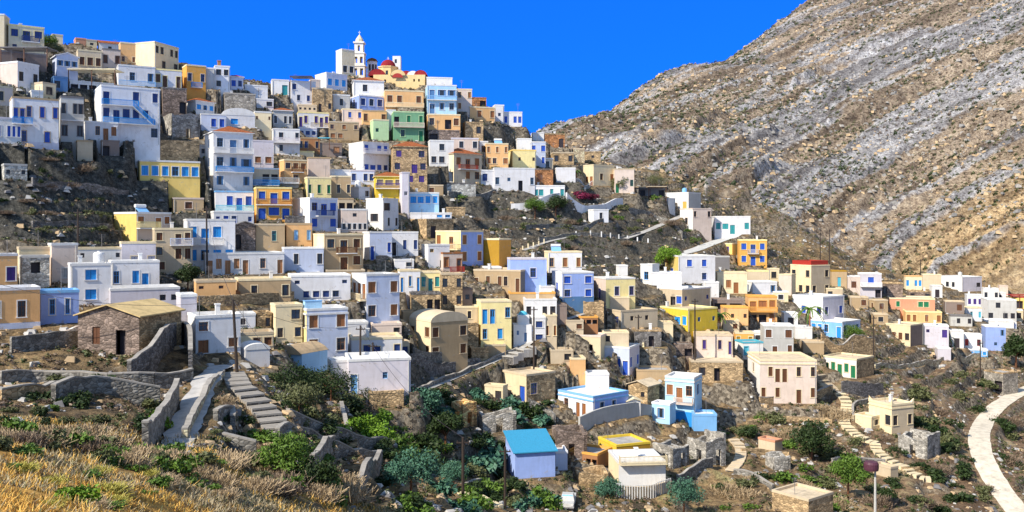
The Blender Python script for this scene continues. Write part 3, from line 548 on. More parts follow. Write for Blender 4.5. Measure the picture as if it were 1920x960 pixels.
(450,460,506,655,690,'cool','white','dark','','','barrel','small white vaulted outbuilding left of the cyan walled house',{}),
(512,566,614,664,704,'lblue','white','tbrown','.','','flat','low pale cyan walled house under a rounded earthen roof',{'colL':'lblue','rc':'tan'}),
(616,622,653,676,722,'cool','white','dark','','','flat','plain white cube at the foot of the pale blue two storey house',{}),
(653,659,754,634,684,'cool','cream','navy','','.wd.w','flat','white lilac upper storey with a pinkish roof above the lilac yard wall',{}),
(649,654,770,674,740,'lilac','white','sky','','d..s..','flat','tall blank lilac yard house with a sky blue door behind two poles',{'fwd':1}),
(687,693,757,734,764,'tan','tan','dark','','..','flat','low stone house with a flat earth roof among green shrubs',{'st':1,'rc':'beige'}),
# left
(214,256,321,397,453,'pink','white','tbrown','.','w.dw/....','flat','ochre sided house with a pink front at the foot of the dark cliff',{'colL':'yellow','balc':[('R',0,0,.6,'lemon')]}),
(285,290,361,427,514,'beige','cream','brown','','w.dw/w.dd/w..','flat','grey cream house with a small balcony and outside stairs right of the ochre side',{'balc':[('R',0,.4,1.,'blue')]}),
(91,97,146,456,532,'pink','white','grey','','.../.w.','flat','tall pinkish white house in the left row under the cliff',{}),
(142,146,229,464,495,'white','cream','dark','','s.s.s','flat','white roof level house with tiny windows in the left row',{}),
(224,228,292,453,518,'lilac','cream','lilac','','.W.W','flat','plain lilac house at the right end of the left row',{}),
(32,36,94,463,514,'cream','beige','dark','','..s','flat','cream house behind the stone arch at the left',{}),
(36,40,93,479,542,'grey','grey','dark','','.G./..','flat','grey stone house with a wide black arched opening at the left',{'st':1}),
(-45,-42,33,476,548,'peach','cool','purple','','..w','flat','upper block of the yellow orange neoclassical house at the left edge',{}),
(-45,-42,75,541,620,'peach','cool','brown','','.w.w.','flat','yellow orange neoclassical house with framed windows at the left edge',{'plinth':'blue','pz':.14}),
(73,76,148,545,608,'peri','sky','azure','','.w.w.','flat','periwinkle house with an azure roof edge left of the bright white house',{}),
(128,132,208,494,574,'cool','white','azure','','.W./.W.','flat','bright white house with two broad azure windows at the left',{}),
(205,209,299,489,548,'cool','white','azure','','w.wd.','flat','bluish white house with narrow azure windows right of the bright white house',{}),
(203,207,337,541,583,'lilac','white','dark','','....ss','flat','long lilac terrace house behind the brown gabled barn',{}),
(146,261,340,593,668,'mauve','mauve','brown','.w.g.','','gablel','large brown barn with a sunlit yellowish gable roof at the left',{'colR':'tan','st':'B'}),
(335,339,369,552,644,'lilac','white','lilac','','','flat','narrow tall lilac house right of the brown gabled barn',{}),
(352,367,451,592,664,'cool','white','tbrown','','w../d.w','flat','white house with an arched brown door at the top of the pale path',{'colL':'white'}),
(3,8,51,306,338,'grey','grey','dark','','s.s','flat','isolated grey stone hut low on the dark cliff',{'st':1}),
(252,262,375,299,339,'yellow','cool','azure','w','wwwwww','flat','yellow house with a line of azure windows at the edge of the dark cliff',{'colL':'lemon'}),
(338,342,387,270,292,'cool','white','dark','','.w.w','flat','low white house behind the yellow house with azure windows',{}),
(321,325,382,370,398,'tan','pink','brown','','.w.','flat','lonely tan hut with one window between cliff and tallest house',{}),
]
HS += [
(1299,1306,1374,627,664,'pink','beige','purple','','.w..w.d','flat','long pinkish stone house with a purple door below the brilliant yellow house',{}),
(1285,1296,1393,676,714,'tan','beige','dark','','.W.g...','flat','long derelict stone house with a dark doorway left of the cream mansion',{'st':1}),
(1261,1265,1299,645,668,'mauve','mauve','dark','','.g','flat','small brown stone hut on the left below the brilliant yellow house',{'st':1}),
(1186,1190,1240,618,650,'dgrey','tan','dark','','..g.','flat','dark walled yard building under the long beige house',{'st':1}),
(1190,1194,1258,693,712,'tan','tan','dark','','','flat','low flat terrace house right of the lilac house with royal blue doors',{}),
(1028,1033,1075,656,682,'beige','beige','dark','','.w','flat','low beige house with a broad roof left of the open porch house',{}),
(1157,1160,1177,497,517,'white','white','dark','','','flat','tiny white cube behind the cream yellow house with purple windows',{}),
(1634,1638,1665,588,608,'tan','beige','dark','','w','flat','small tan hut at the left of the orange yellow hamlet house',{}),
(1884,1888,1918,580,602,'cream','white','dark','','.w','flat','cream cube behind the small blue cube of the hamlet',{}),
(1700,1704,1746,545,560,'mauve','tan','dark','','w.w','flat','low brown house behind the salmon pink house',{'st':1}),
(1768,1772,1808,564,588,'mauve','beige','brown','','.w','flat','brown house between the salmon pink and the lilac white hamlet houses',{}),
(1858,1862,1886,548,563,'cool','white','dark','','w','flat','narrow white house tucked behind the hamlet cubes',{}),
(693,698,753,607,630,'pink','pink','dark','','..w','flat','low pinkish terrace house under the big pale blue house',{}),
(478,482,509,586,622,'tan','tan','dark','','.w','flat','brown stone outhouse left of the cream yellow house',{'st':1}),
(56,59,81,168,186,'white','white','dark','','','flat','small white roof room above the big blue shuttered house',{}),
(97,101,127,142,172,'dblue','dblue','dark','','W.','flat','dark blue house front left of the tavern terrace',{}),
(296,300,374,262,293,'tan','tan','dark','','','flat','ruined stone terrace house above the yellow house with azure windows',{'st':1}),
(416,421,479,173,201,'stone','stone','dark','','','flat','blank grey stone house on the ridge above the rounded vault',{'st':1}),
(478,481,513,184,203,'cool','white','dark','','.w','flat','small white house right of the blank grey stone house on the ridge',{}),
(799,803,862,243,263,'mauve','mauve','dark','','g..','flat','brown cellar house below the orange tan arched house',{'st':1}),
(867,872,906,228,258,'tan','tan','dark','','.w','flat','tan stone cellar under the peach house with white side columns',{'st':1}),
(798,802,831,346,366,'tan','beige','brown','','w.','flat','small tan annex below the purple shuttered stone house',{}),
(897,902,931,318,347,'cool','white','navy','','w.','flat','small white house left of the long white house with one blue window',{}),
(1011,1015,1037,296,319,'beige','white','brown','','w','flat','small beige house above the reddish brown stone house',{}),
(1433,1453,1467,826,848,'beige','salmon','dark','.','','flat','tiny stone hut with a salmon roof in the scrub at lower right',{}),
(1448,1516,1562,936,978,'tan','beige','dark','','','flat','flat roofed stone house cut by the bottom edge at the right',{'st':1,'rc':'beige'}),
(1652,1670,1684,876,897,'beige','beige','dark','.','','flat','small pale cube right beside the dark round tank pole',{}),
(1078,1086,1140,886,908,'tan','','','','','ruin','low brown ruin left of the cream white terrace house',{}),
(1438,1452,1482,856,882,'stone','','','','','ruin','small grey ruin in the scrub right of the curved stairway',{}),
(905,909,940,500,512,'concrete','white','dark','','','flat','low grey roof terrace above the long tan stone house',{}),
(606,612,684,506,520,'tan','beige','brown','','w.','flat','low tan cellar house under the wooden balcony house',{}),
(1466,1470,1496,586,612,'cool','white','dark','','d','flat','small white house left of the white corner house behind the palm',{}),
(1408,1412,1434,622,642,'white','white','dark','','w','flat','small white house between the orange hut and the square grey white house',{}),
(868,873,897,606,640,'tan','tan','dark','','.','flat','narrow tan stone wall house right of the curved parapet house',{'st':1}),
(742,747,768,640,668,'beige','beige','navy','','d','flat','narrow beige house with a navy door left of the curved parapet house',{}),
(384,388,450,548,566,'rust','rust','dark','','','flat','low rusty roofed shed in front of the peach orange house',{}),
(530,535,585,404,420,'dgrey','dgrey','dark','','','flat','low grey terrace house above the soft peach house',{'st':1}),
(560,564,600,510,520,'beige','white','dark','','','flat','low cream roof block behind the long white navy windowed house',{}),
(1092,1096,1132,566,590,'tan','tan','dark','','.','flat','low tan wall house beneath the cream yellow house with purple windows',{'st':1}),
(1240,1245,1290,536,548,'cool','white','dark','','','flat','low white roof block behind the shaded blue door porch',{}),
(1010,1014,1040,536,552,'cool','white','dark','','','flat','small white roof block left of the blue two storey house',{}),
(645,650,690,604,640,'cool','white','dark','','.','flat','plain white wall house between the two pale blue houses',{}),
(1500,1506,1545,640,662,'tan','beige','dark','','.','flat','small pinkish tan terrace under the azure and white house',{}),
]
HS += [
(1486,1491,1523,612,635,'white','white','dark','','','flat','plain white wall house left of the azure and white house',{}),
(750,756,808,584,603,'tan','tan','dark','','','flat','low tan terrace house behind the curved parapet house',{}),
(1058,1062,1094,600,622,'beige','beige','brown','','.w','flat','small beige house left of the orange topped shed',{}),
(1140,1144,1180,556,572,'beige','cream','dark','','','flat','low beige roof house right of the blue plinth',{}),
(905,909,948,646,662,'tan','beige','dark','','.','flat','low tan cellar house under the yellow cream house with a blue door',{}),
(1352,1356,1386,600,622,'beige','cream','brown','','.w','flat','small beige house under the salmon orange low house',{}),
(1225,1229,1262,604,624,'cream','cream','dark','','.','flat','small cream house left under the brilliant yellow house',{}),
(1545,1549,1580,540,562,'beige','cream','dark','','w.','flat','small beige house right under the large cream corner house',{}),
(1590,1594,1628,556,578,'tan','beige','brown','','.w','flat','small tan house below the lilac white house with a broad blue window',{}),
(1446,1450,1478,546,566,'cream','white','dark','','w','flat','small cream house below the pale pink annex',{}),
(880,884,916,652,672,'tan','tan','dark','','','flat','tiny stone store beside the dark gully path',{'st':1}),
(736,740,776,486,504,'cool','white','dark','','.w','flat','low white house behind the white pink house with blue shutters',{}),
(832,836,872,388,404,'tan','tan','dark','','','flat','low stone store right of the long white roofed shed',{'st':1}),
]
# ---------------------------------------------------------------- where each building stands
class H: pass
houses = []
for r in HS:
    h = H(); (h.uL, h.uC, h.uR, h.vt, h.vb, h.col, h.trim, h.wc, h.FL, h.FR, h.roof, h.label, h.o) = r
    Y = h.o.get('Y') or hitY(h.uC, h.vb)
    if h.o.get('fwd'): Y -= h.o['fwd']
    if h.o.get('back'): Y += h.o['back']
    h.Y = Y; C = pix(h.uC, h.vb, Y); h.C = C
    h.H = (h.vb - h.vt) * Y / F
    tot = h.uR - h.uL; s = (h.uC - h.uL) / tot; phi = math.atan((h.uC - CU) / F)
    s = min(max(s, 0.0), 0.93)
    al = math.atan2(s, (1 - s)) if s > 0.02 else 0.02
    al = min(al, R(76)); al = max(al, R(4))
    psi = al - phi; h.psi = psi; c, sn = math.cos(psi), math.sin(psi)
    tR = (h.uR - CU) / F; tL = (h.uL - CU) / F
    h.w = (tR * C.y - C.x) / max(c - tR * sn, 0.15)
    den = sn + tL * c
    d = (C.x - tL * C.y) / den if abs(den) > 0.02 else 99
    wmax = 6.5 if tot * Y / F < 9 else 8.5
    if s < 0.15: d = min(max(0.85 * h.w, 3.5), wmax)
    if s > 0.85: h.w = min(max(h.w, 3.5), 9.5)
    h.d = min(max(d, 3.0), 16.0)
    h.w = max(h.w, 1.5)
    h.ex = Vector((c, sn, 0)); h.ey = Vector((-sn, c, 0)); h.zb = C.z
    h.mid = C + h.ex * (h.w / 2) + h.ey * (h.d / 2)
    houses.append(h)
if not all(len({h.label for h in houses}) == len(houses) for _ in [0]): print('DUPLICATE LABELS')
# roads and paths (u, v) with widths in metres: cut into the slope
ROADS = {'road': ([(1990,700),(1935,726),(1900,742),(1868,763),(1846,788),(1835,815),(1838,845),(1848,872),(1864,900),(1884,930),(1912,965),(1945,1000)], 3.4),
         'path_l': ([(420,686),(402,692),(388,712),(374,740),(360,770),(344,805),(332,838),(318,862)], 2.0),
         'path_m': ([(770,742),(820,722),(870,700),(910,684),(950,668),(975,655),(1010,630),(1050,600),(1110,585)], 1.4),
         'path_u': ([(1170,448),(1215,432),(1262,412),(1298,396)], 2.0),
         'ramp': ([(1268,478),(1300,470),(1335,456),(1372,443),(1405,441)], 3.6),
         'path_h': ([(980,470),(1030,452),(1090,440),(1140,446),(1200,454),(1262,462)], 1.3),
         'st1': ([(1574,738),(1588,754),(1586,776),(1580,792),(1596,812),(1625,824),(1645,830)], 1.9), 'st2': ([(1640,832),(1645,852),(1670,864),(1700,880),(1722,896),(1745,902)], 1.7),
         'st3': ([(1374,824),(1388,838),(1390,856),(1382,872),(1370,884)], 1.7), 'st4': ([(436,700),(448,722),(466,738),(482,756),(500,776),(516,800),(524,814)], 2.0), 'st5': ([(866,930),(890,938),(915,948),(945,958)], 1.6),
         'lane_c': ([(1290,716),(1340,716),(1385,700)], 2.0)}
road_pts = {}
def resample(P, step):
    out = [P[0].copy()]; 
    for a, b in zip(P, P[1:]):
        L = (b - a).length; k = max(1, int(round(L / step)))
        for i in range(1, k + 1): out.append(a.lerp(b, i / k))
    return out
def smooth(P, it=4):
    for _ in range(it): P = [P[0]] + [(P[i - 1] + P[i] * 2 + P[i + 1]) / 4 for i in range(1, len(P) - 1)] + [P[-1]]
    return P
for k, (uv, w) in ROADS.items():
    P = smooth(resample([pix(u, v) for u, v in uv], 1.5), 6); road_pts[k] = (P, w)
def carve(x, y, z):
    """cut level shelves for the buildings and beds for the roads"""
    for h in houses:          # first bank the ground up to each threshold
        dx = x - h.C.x; dy = y - h.C.y; rr = h.w + h.d + 5
        m = (np.abs(dx) < rr) & (np.abs(dy) < rr)
        if not m.any(): continue
        a = dx[m] * h.ex.x + dy[m] * h.ex.y; b = dx[m] * h.ey.x + dy[m] * h.ey.y
        ds_ = np.hypot(np.maximum(np.maximum(-a, a - h.w), 0), np.maximum(np.maximum(-b, b - h.d), 0)); t = 1 - sstep(.9, 3.6, ds_)
        idx = np.where(m)[0]; z[idx] = z[idx] + np.maximum(h.zb - .02 - z[idx], 0) * t
    for h in houses:
        dx = x - h.C.x; dy = y - h.C.y; rr = h.w + h.d + 3
        m = (np.abs(dx) < rr) & (np.abs(dy) < rr)
        if not m.any(): continue
        a = dx[m] * h.ex.x + dy[m] * h.ex.y; b = dx[m] * h.ey.x + dy[m] * h.ey.y
        ins = (a > -0.6) & (a < h.w + 0.7) & (b > -1.6) & (b < h.d + 0.7)
        idx = np.where(m)[0][ins]; z[idx] = np.minimum(z[idx], h.zb - 0.02)
    for k, (P, w) in road_pts.items():
        A = np.array([[p.x, p.y, p.z] for p in P])
        m = (x > A[:, 0].min() - 5) & (x < A[:, 0].max() + 5) & (y > A[:, 1].min() - 5) & (y < A[:, 1].max() + 5)
        idx = np.where(m)[0]
        if not len(idx): continue
        for i in range(0, len(idx), 20000):
            j = idx[i:i + 20000]
            d2 = (x[j][:, None] - A[None, :, 0]) ** 2 + (y[j][:, None] - A[None, :, 1]) ** 2
            q = d2.argmin(1); dm = np.sqrt(d2[np.arange(len(j)), q]); t = 1 - sstep(w * .5 + .4, w * .5 + 2.4, dm)
            z[j] = z[j] * (1 - t) + (A[q, 2] - .06) * t
    return z
def terr(x, y):
    x = np.atleast_1d(np.asarray(x, float)); y = np.atleast_1d(np.asarray(y, float))
    z = base_h(x, y); z = z + rough_h(x, y, z); return carve(x, y, z)
def tz(x, y): return float(terr([x], [y])[0])
# ---------------------------------------------------------------- the ground sheet
ang = np.concatenate([np.linspace(-80, -35, 50)[:-1], np.linspace(-35, 35, 1000), np.linspace(35, 80, 50)[1:]])
rad = np.concatenate([np.geomspace(3, 60, 130)[:-1], np.geomspace(60, 330, 330)[:-1], np.geomspace(330, 950, 230)[:-1], np.geomspace(950, 7000, 25)])
TA, RR = np.meshgrid(np.radians(ang), rad); gx = (RR * np.sin(TA)).ravel(); gy = (RR * np.cos(TA)).ravel()
bz = base_h(gx, gy); gz = carve(gx, gy, bz + rough_h(gx, gy, bz))
na, nr = len(ang), len(rad)
me = bpy.data.meshes.new('terrain'); me.vertices.add(len(gx)); me.vertices.foreach_set('co', np.stack([gx, gy, gz], 1).astype(np.float32).ravel())
ii, jj = np.meshgrid(np.arange(nr - 1), np.arange(na - 1), indexing='ij'); a = (ii * na + jj).ravel()
q = np.stack([a, a + 1, a + na + 1, a + na], 1).astype(np.int32)
me.loops.add(q.size); me.loops.foreach_set('vertex_index', q.ravel()); me.polygons.add(len(q)); me.polygons.foreach_set('loop_start', np.arange(0, q.size, 4, dtype=np.int32))
me.update(calc_edges=True); me.validate()
mm = mount_mask(gx, gy); s_, l_, st_ = strata(gx, gy, bz); r_ = np.hypot(gx, gy)
gold = (1 - sstep(30, 46, r_)) * sstep(2, -3, gx)
ca = me.color_attributes.new('zone', 'FLOAT_COLOR', 'POINT')
band = np.clip(1 - np.abs(s_ - (-34) - 6 * (fbm(l_ / 50, s_ / 40, 3) - .5)) / 15, 0, 1) + np.clip(1 - np.abs(s_ - 2 - 8 * (fbm(l_ / 50, s_ / 40, 3) - .5)) / 9, 0, 1) * .9
warm = 1 - sstep(-82, -56, s_ + 8 * (fbm(gx / 30, gy / 30, 3) - .5))
ca.data.foreach_set('color', np.stack([mm, gold, np.clip(.80 * band + .55 * sstep(.70, .95, 1 - np.abs(2 * st_ - 1)), 0, 1), np.clip(st_, 0, 1)], 1).astype(np.float32).ravel())
cb = me.color_attributes.new('zone_b', 'FLOAT_COLOR', 'POINT')
red = sstep(20, 80, gx) * sstep(-24, -31, gz - CZ); cliff = (1 - sstep(-46, -30, gx)) * sstep(118, 124, gy) * (1 - sstep(165, 175, gy))
cliff = np.clip(cliff + .75 * sstep(172, 186, gy) * (1 - sstep(214, 232, gy)) * sstep(-26, -14, gx) * (1 - sstep(34, 50, gx)) + .55 * sstep(104, 112, gy) * (1 - sstep(140, 150, gy)) * sstep(-26, -18, gx) * (1 - sstep(-6, 4, gx)), 0, 1)
fine_ = fbm((s_ + 5 * fbm(gx / 40, gy / 40, 3)) / 2.6, l_ / 55.0, 4)
cb.data.foreach_set('color', np.stack([warm, red, cliff, fine_], 1).astype(np.float32).ravel())
ground = tag(link('terrain', me), kind='structure')
def ground_mat():
    m, t, b = newmat('ground'); b.inputs['Roughness'].default_value = .95; b.inputs['Specular IOR Level'].default_value = .1
    oc = t.nodes.new('ShaderNodeTexCoord').outputs['Object']
    at = t.nodes.new('ShaderNodeVertexColor'); at.layer_name = 'zone'; sp = t.nodes.new('ShaderNodeSeparateColor'); t.links.new(at.outputs[0], sp.inputs[0])
    at2 = t.nodes.new('ShaderNodeVertexColor'); at2.layer_name = 'zone_b'; sp2 = t.nodes.new('ShaderNodeSeparateColor'); t.links.new(at2.outputs[0], sp2.inputs[0])
    M_, G_, S_ = sp.outputs; W_, R_, K_ = sp2.outputs
    # village slope: earth, dry grass, dark rock
    n1 = noise(t, .22, 6, .68, oc); n2 = noise(t, 1.3, 6, .7, oc); n3 = noise(t, 5.0, 4, .7, oc)
    r1 = ramp(t, [(.36, (.09, .072, .05)), (.47, (.19, .135, .075)), (.56, (.29, .20, .105)), (.66, (.31, .27, .13))]); t.links.new(n1.outputs[0], r1.inputs[0])
    r2 = ramp(t, [(.38, (.35, .33, .32)), (.5, (.95, .93, .9)), (.64, (1.35, 1.3, 1.2))]); t.links.new(n2.outputs[0], r2.inputs[0])
    r3 = ramp(t, [(.36, (.45, .45, .45)), (.58, (1.2, 1.2, 1.2))]); t.links.new(n3.outputs[0], r3.inputs[0])
    base = mixc(t, mixc(t, r1.outputs[0], r2.outputs[0], .85, 'MULTIPLY'), r3.outputs[0], .7, 'MULTIPLY')
    redc = ramp(t, [(.36, (.13, .085, .055)), (.5, (.23, .155, .10)), (.64, (.30, .24, .15))]); t.links.new(n1.outputs[0], redc.inputs[0])
    redm = mixc(t, mixc(t, redc.outputs[0], r2.outputs[0], .8, 'MULTIPLY'), r3.outputs[0], .6, 'MULTIPLY')
    base = mixc(t, base, redm, R_)
    darkr = ramp(t, [(.36, (.035, .035, .03)), (.5, (.075, .072, .062)), (.66, (.16, .15, .125))]); t.links.new(n2.outputs[0], darkr.inputs[0])
    ng = noise(t, .5, 5, .6, oc); rg = ramp(t, [(.36, (.28, .14, .05)), (.5, (.62, .33, .08)), (.64, (.78, .48, .14))]); t.links.new(ng.outputs[0], rg.inputs[0])
    base = mixc(t, base, mixc(t, rg.outputs[0], r3.outputs[0], .6, 'MULTIPLY'), G_)
    ge = t.nodes.new('ShaderNodeNewGeometry'); sn_ = t.nodes.new('ShaderNodeSeparateXYZ'); t.links.new(ge.outputs['True Normal'], sn_.inputs[0])
    slp = ramp(t, [(.70, (1, 1, 1)), (.84, (0, 0, 0))]); t.links.new(sn_.outputs[2], slp.inputs[0])
    wv_ = t.nodes.new('ShaderNodeTexVoronoi'); wv_.inputs['Scale'].default_value = 2.2; t.links.new(oc, wv_.inputs[0]); wc_ = t.nodes.new('ShaderNodeSeparateColor'); t.links.new(wv_.outputs['Color'], wc_.inputs[0])
    dry = ramp(t, [(0, (.07, .056, .042)), (.5, (.18, .148, .108)), (1, (.34, .285, .21))]); t.links.new(wc_.outputs[0], dry.inputs[0])
    base = mixc(t, base, mixc(t, dry.outputs[0], r3.outputs[0], .6, 'MULTIPLY'), slp.outputs[0])
    base = mixc(t, base, mixc(t, darkr.outputs[0], r3.outputs[0], .8, 'MULTIPLY'), K_)
    # mountain: tan scree against grey limestone bands
    m1 = noise(t, .055, 6, .7, oc); m2 = noise(t, .32, 6, .75, oc); m3 = noise(t, 1.1, 5, .75, oc)
    tan_ = ramp(t, [(.36, (.17, .13, .10)), (.5, (.32, .25, .18)), (.64, (.45, .37, .27))]); t.links.new(m2.outputs[0], tan_.inputs[0])
    warm_ = ramp(t, [(.36, (.30, .20, .11)), (.5, (.52, .37, .20)), (.64, (.64, .50, .30))]); t.links.new(m2.outputs[0], warm_.inputs[0])
    gry = ramp(t, [(.36, (.19, .18, .18)), (.5, (.38, .37, .37)), (.64, (.52, .51, .50))]); t.links.new(m2.outputs[0], gry.inputs[0])
    sa = t.nodes.new('ShaderNodeMath'); sa.operation = 'ADD'; t.links.new(S_, sa.inputs[0]); mh_ = t.nodes.new('ShaderNodeMath'); mh_.operation = 'MULTIPLY'; mh_.inputs[1].default_value = .55; t.links.new(m1.outputs[0], mh_.inputs[0]); t.links.new(mh_.outputs[0], sa.inputs[1])
    sr = ramp(t, [(.66, (0, 0, 0)), (.82, (1, 1, 1))]); t.links.new(sa.outputs[0], sr.inputs[0])
    mt = mixc(t, mixc(t, tan_.outputs[0], warm_.outputs[0], W_), gry.outputs[0], sr.outputs[0])
    fr_ = ramp(t, [(.36, (.50, .48, .47)), (.5, (.95, .94, .93)), (.62, (1.3, 1.3, 1.28))]); t.links.new(at2.outputs['Alpha'], fr_.inputs[0]); mt = mixc(t, mt, fr_.outputs[0], .85, 'MULTIPLY')
    vo = t.nodes.new('ShaderNodeTexVoronoi'); vo.inputs['Scale'].default_value = .42; t.links.new(oc, vo.inputs[0])
    vr = ramp(t, [(.12, (.30, .27, .26)), (.38, (1, 1, 1))]); t.links.new(vo.outputs[0], vr.inputs[0])  # dark spots for shrubs and rock shade, painted into the colour
    mt = mixc(t, mt, vr.outputs[0], .75, 'MULTIPLY')
    mr3 = ramp(t, [(.38, (.34, .31, .32)), (.56, (1.2, 1.2, 1.2))]); t.links.new(m3.outputs[0], mr3.inputs[0])
    mt = mixc(t, mt, mr3.outputs[0], .85, 'MULTIPLY')
    t.links.new(mixc(t, base, mt, M_), b.inputs['Base Color'])
    # bumps
    bn = t.nodes.new('ShaderNodeBump'); bn.inputs['Strength'].default_value = .9; bn.inputs['Distance'].default_value = .35; t.links.new(n2.outputs[0], bn.inputs['Height'])
    bm = t.nodes.new('ShaderNodeBump'); bm.inputs['Strength'].default_value = 1; bm.inputs['Distance'].default_value = 2.2
    mu = t.nodes.new('ShaderNodeMath'); mu.operation = 'MULTIPLY'; t.links.new(m2.outputs[0], mu.inputs[0]); t.links.new(M_, mu.inputs[1]); t.links.new(mu.outputs[0], bm.inputs['Height']); t.links.new(bn.outputs[0], bm.inputs['Normal'])
    t.links.new(bm.outputs[0], b.inputs['Normal'])
    return m
me.materials.append(ground_mat())
me.polygons.foreach_set('use_smooth', [True] * len(me.polygons))
# road sheets
def road(name, key, mat, lift=.05, jag=0.0):
    P, w = road_pts[key]; mb = MB(); L = []
    for i, p in enumerate(P):
        t = (P[min(i + 1, len(P) - 1)] - P[max(i - 1, 0)]); t.z = 0; t.normalize(); nrm = Vector((-t.y, t.x, 0))
        row = []
        for k in range(5):
            f = (k / 4 - .5) * (w + (random.uniform(-jag, jag) if k in (0, 4) else 0)); row.append(p + nrm * f + Vector((0, 0, lift + (.03 if k == 2 else 0) - (.05 if k in (0, 4) else 0))))
        L.append(row)
    for a, b in zip(L, L[1:]):
        for k in range(4): mb.quad(a[k], a[k + 1], b[k + 1], b[k])
    o = mb.build(name, mat); return tag(o, kind='structure')
road('road', 'road', roofmat('roadc'), .12, .15); 
road('path', 'path_l', roofmat('concrete'), .1, .4); road('path', 'path_m', roofmat('roofgrey'), .1, .4); road('path', 'path_u', roofmat('roofgrey'), .1, .3); road('path', 'ramp', roofmat('grey'), .1); road('path', 'path_h', roofmat('roofgrey'), .1, .2); road('path', 'lane_c', roofmat('beige'), .1, .3)
# ---------------------------------------------------------------- building kit
_winc = {}
def win_mesh(kind, w, h, c, lod):
    k = (kind, round(w, 1), round(h, 1), c, lod)
    if k in _winc: return _winc[k]
    w, h = k[1], k[2]; mb = MB(); hw = w / 2
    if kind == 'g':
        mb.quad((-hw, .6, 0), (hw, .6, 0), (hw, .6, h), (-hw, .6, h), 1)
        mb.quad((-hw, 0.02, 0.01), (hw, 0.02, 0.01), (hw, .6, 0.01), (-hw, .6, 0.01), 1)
    elif kind in ('d', 'D'):
        f = .07; mb.box(-hw, .10, 0, -hw + f, .17, h); mb.box(hw - f, .10, 0, hw, .17, h); mb.box(-hw + f, .10, h - f, hw - f, .17, h)
        mb.box(-hw + f, .12, 0, -.012, .16, h - f); mb.box(.012, .12, 0, hw - f, .16, h - f)
        for s in (-1, 1):
            cx = s * (hw - f) / 2; q = (hw - f) * .3; mb.box(cx - q, .105, h * .12, cx + q, .12, h * .42); mb.box(cx - q, .105, h * .5, cx + q, .12, h * .88, 1 if kind == 'D' else 0)
    else:
        f = .08; mb.box(-hw, .09, 0, -hw + f, .16, h); mb.box(hw - f, .09, 0, hw, .16, h); mb.box(-hw + f, .09, h - f, hw - f, .16, h); mb.box(-hw + f, .09, 0, hw - f, .16, f)
        mb.quad((-hw, .15, 0), (hw, .15, 0), (hw, .15, h), (-hw, .15, h), 1)
        if kind in ('w', 'W'):           # louvred shutters, closed or half open
            e = hw - f; g = .02 if c not in ('dark', 'dblue') else e * .55
            for s in (-1, 1):
                a, b_ = (g, e) if s > 0 else (-e, -g)
                mb.box(a, .10, f, b_, .135, h - f)
        else:
            mb.box(-.02, .10, f, .02, .14, h - f); mb.box(-hw + f, .10, h * .62, hw - f, .14, h * .62 + .04)
    me = bpy.data.meshes.new('window' if kind not in 'dDg' else 'door'); me.from_pydata(mb.v, [], mb.f)
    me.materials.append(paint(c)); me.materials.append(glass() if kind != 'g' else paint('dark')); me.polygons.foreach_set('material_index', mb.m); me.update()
    _winc[k] = me; return me
def frame_mesh(w, h, c, door):
    k = ('F', round(w, 1), round(h, 1), c, door)
    if k in _winc: return _winc[k]
    w, h = k[1], k[2]; mb = MB(); hw = w / 2; t = .11; p = -.035
    mb.box(-hw - t, p, -.0, -hw, .015, h + t); mb.box(hw, p, 0, hw + t, .015, h + t); mb.box(-hw, p, h, hw, .015, h + t)
    if not door: mb.box(-hw - t - .05, -.10, -.09, hw + t + .05, .015, 0)
    me = bpy.data.meshes.new('frame'); me.from_pydata(mb.v, [], mb.f); me.materials.append(plaster(c)); me.update(); _winc[k] = me; return me
def wall_face(mb, o, d, nrm, L, z0, z1, ops, mi=0, rev=.17):
    """wall of length L from o along d, with rectangular openings (x0,x1,a,b)"""
    xs = sorted({0, L} | {x for q in ops for x in q[:2]}); zs = sorted({z0, z1} | {z for q in ops for z in q[2:4]})
    for i in range(len(xs) - 1):
        for j in range(len(zs) - 1):
            cx = (xs[i] + xs[i + 1]) / 2; cz = (zs[j] + zs[j + 1]) / 2
            if any(q[0] < cx < q[1] and q[2] < cz < q[3] for q in ops): continue
            a = o + d * xs[i]; b = o + d * xs[i + 1]
            mb.quad((a.x, a.y, zs[j]), (b.x, b.y, zs[j]), (b.x, b.y, zs[j + 1]), (a.x, a.y, zs[j + 1]), mi)
    for (x0, x1, a_, b_) in [q[:4] for q in ops]:
        dp = nrm * -rev; A = o + d * x0; B = o + d * x1; A2 = A + dp; B2 = B + dp
        mb.quad((A.x, A.y, a_), (A2.x, A2.y, a_), (A2.x, A2.y, b_), (A.x, A.y, b_), mi); mb.quad((B2.x, B2.y, a_), (B.x, B.y, a_), (B.x, B.y, b_), (B2.x, B2.y, b_), mi)
        mb.quad((A.x, A.y, b_), (A2.x, A2.y, b_), (B2.x, B2.y, b_), (B.x, B.y, b_), mi); mb.quad((A2.x, A2.y, a_), (A.x, A.y, a_), (B.x, B.y, a_), (B2.x, B2.y, a_), mi)
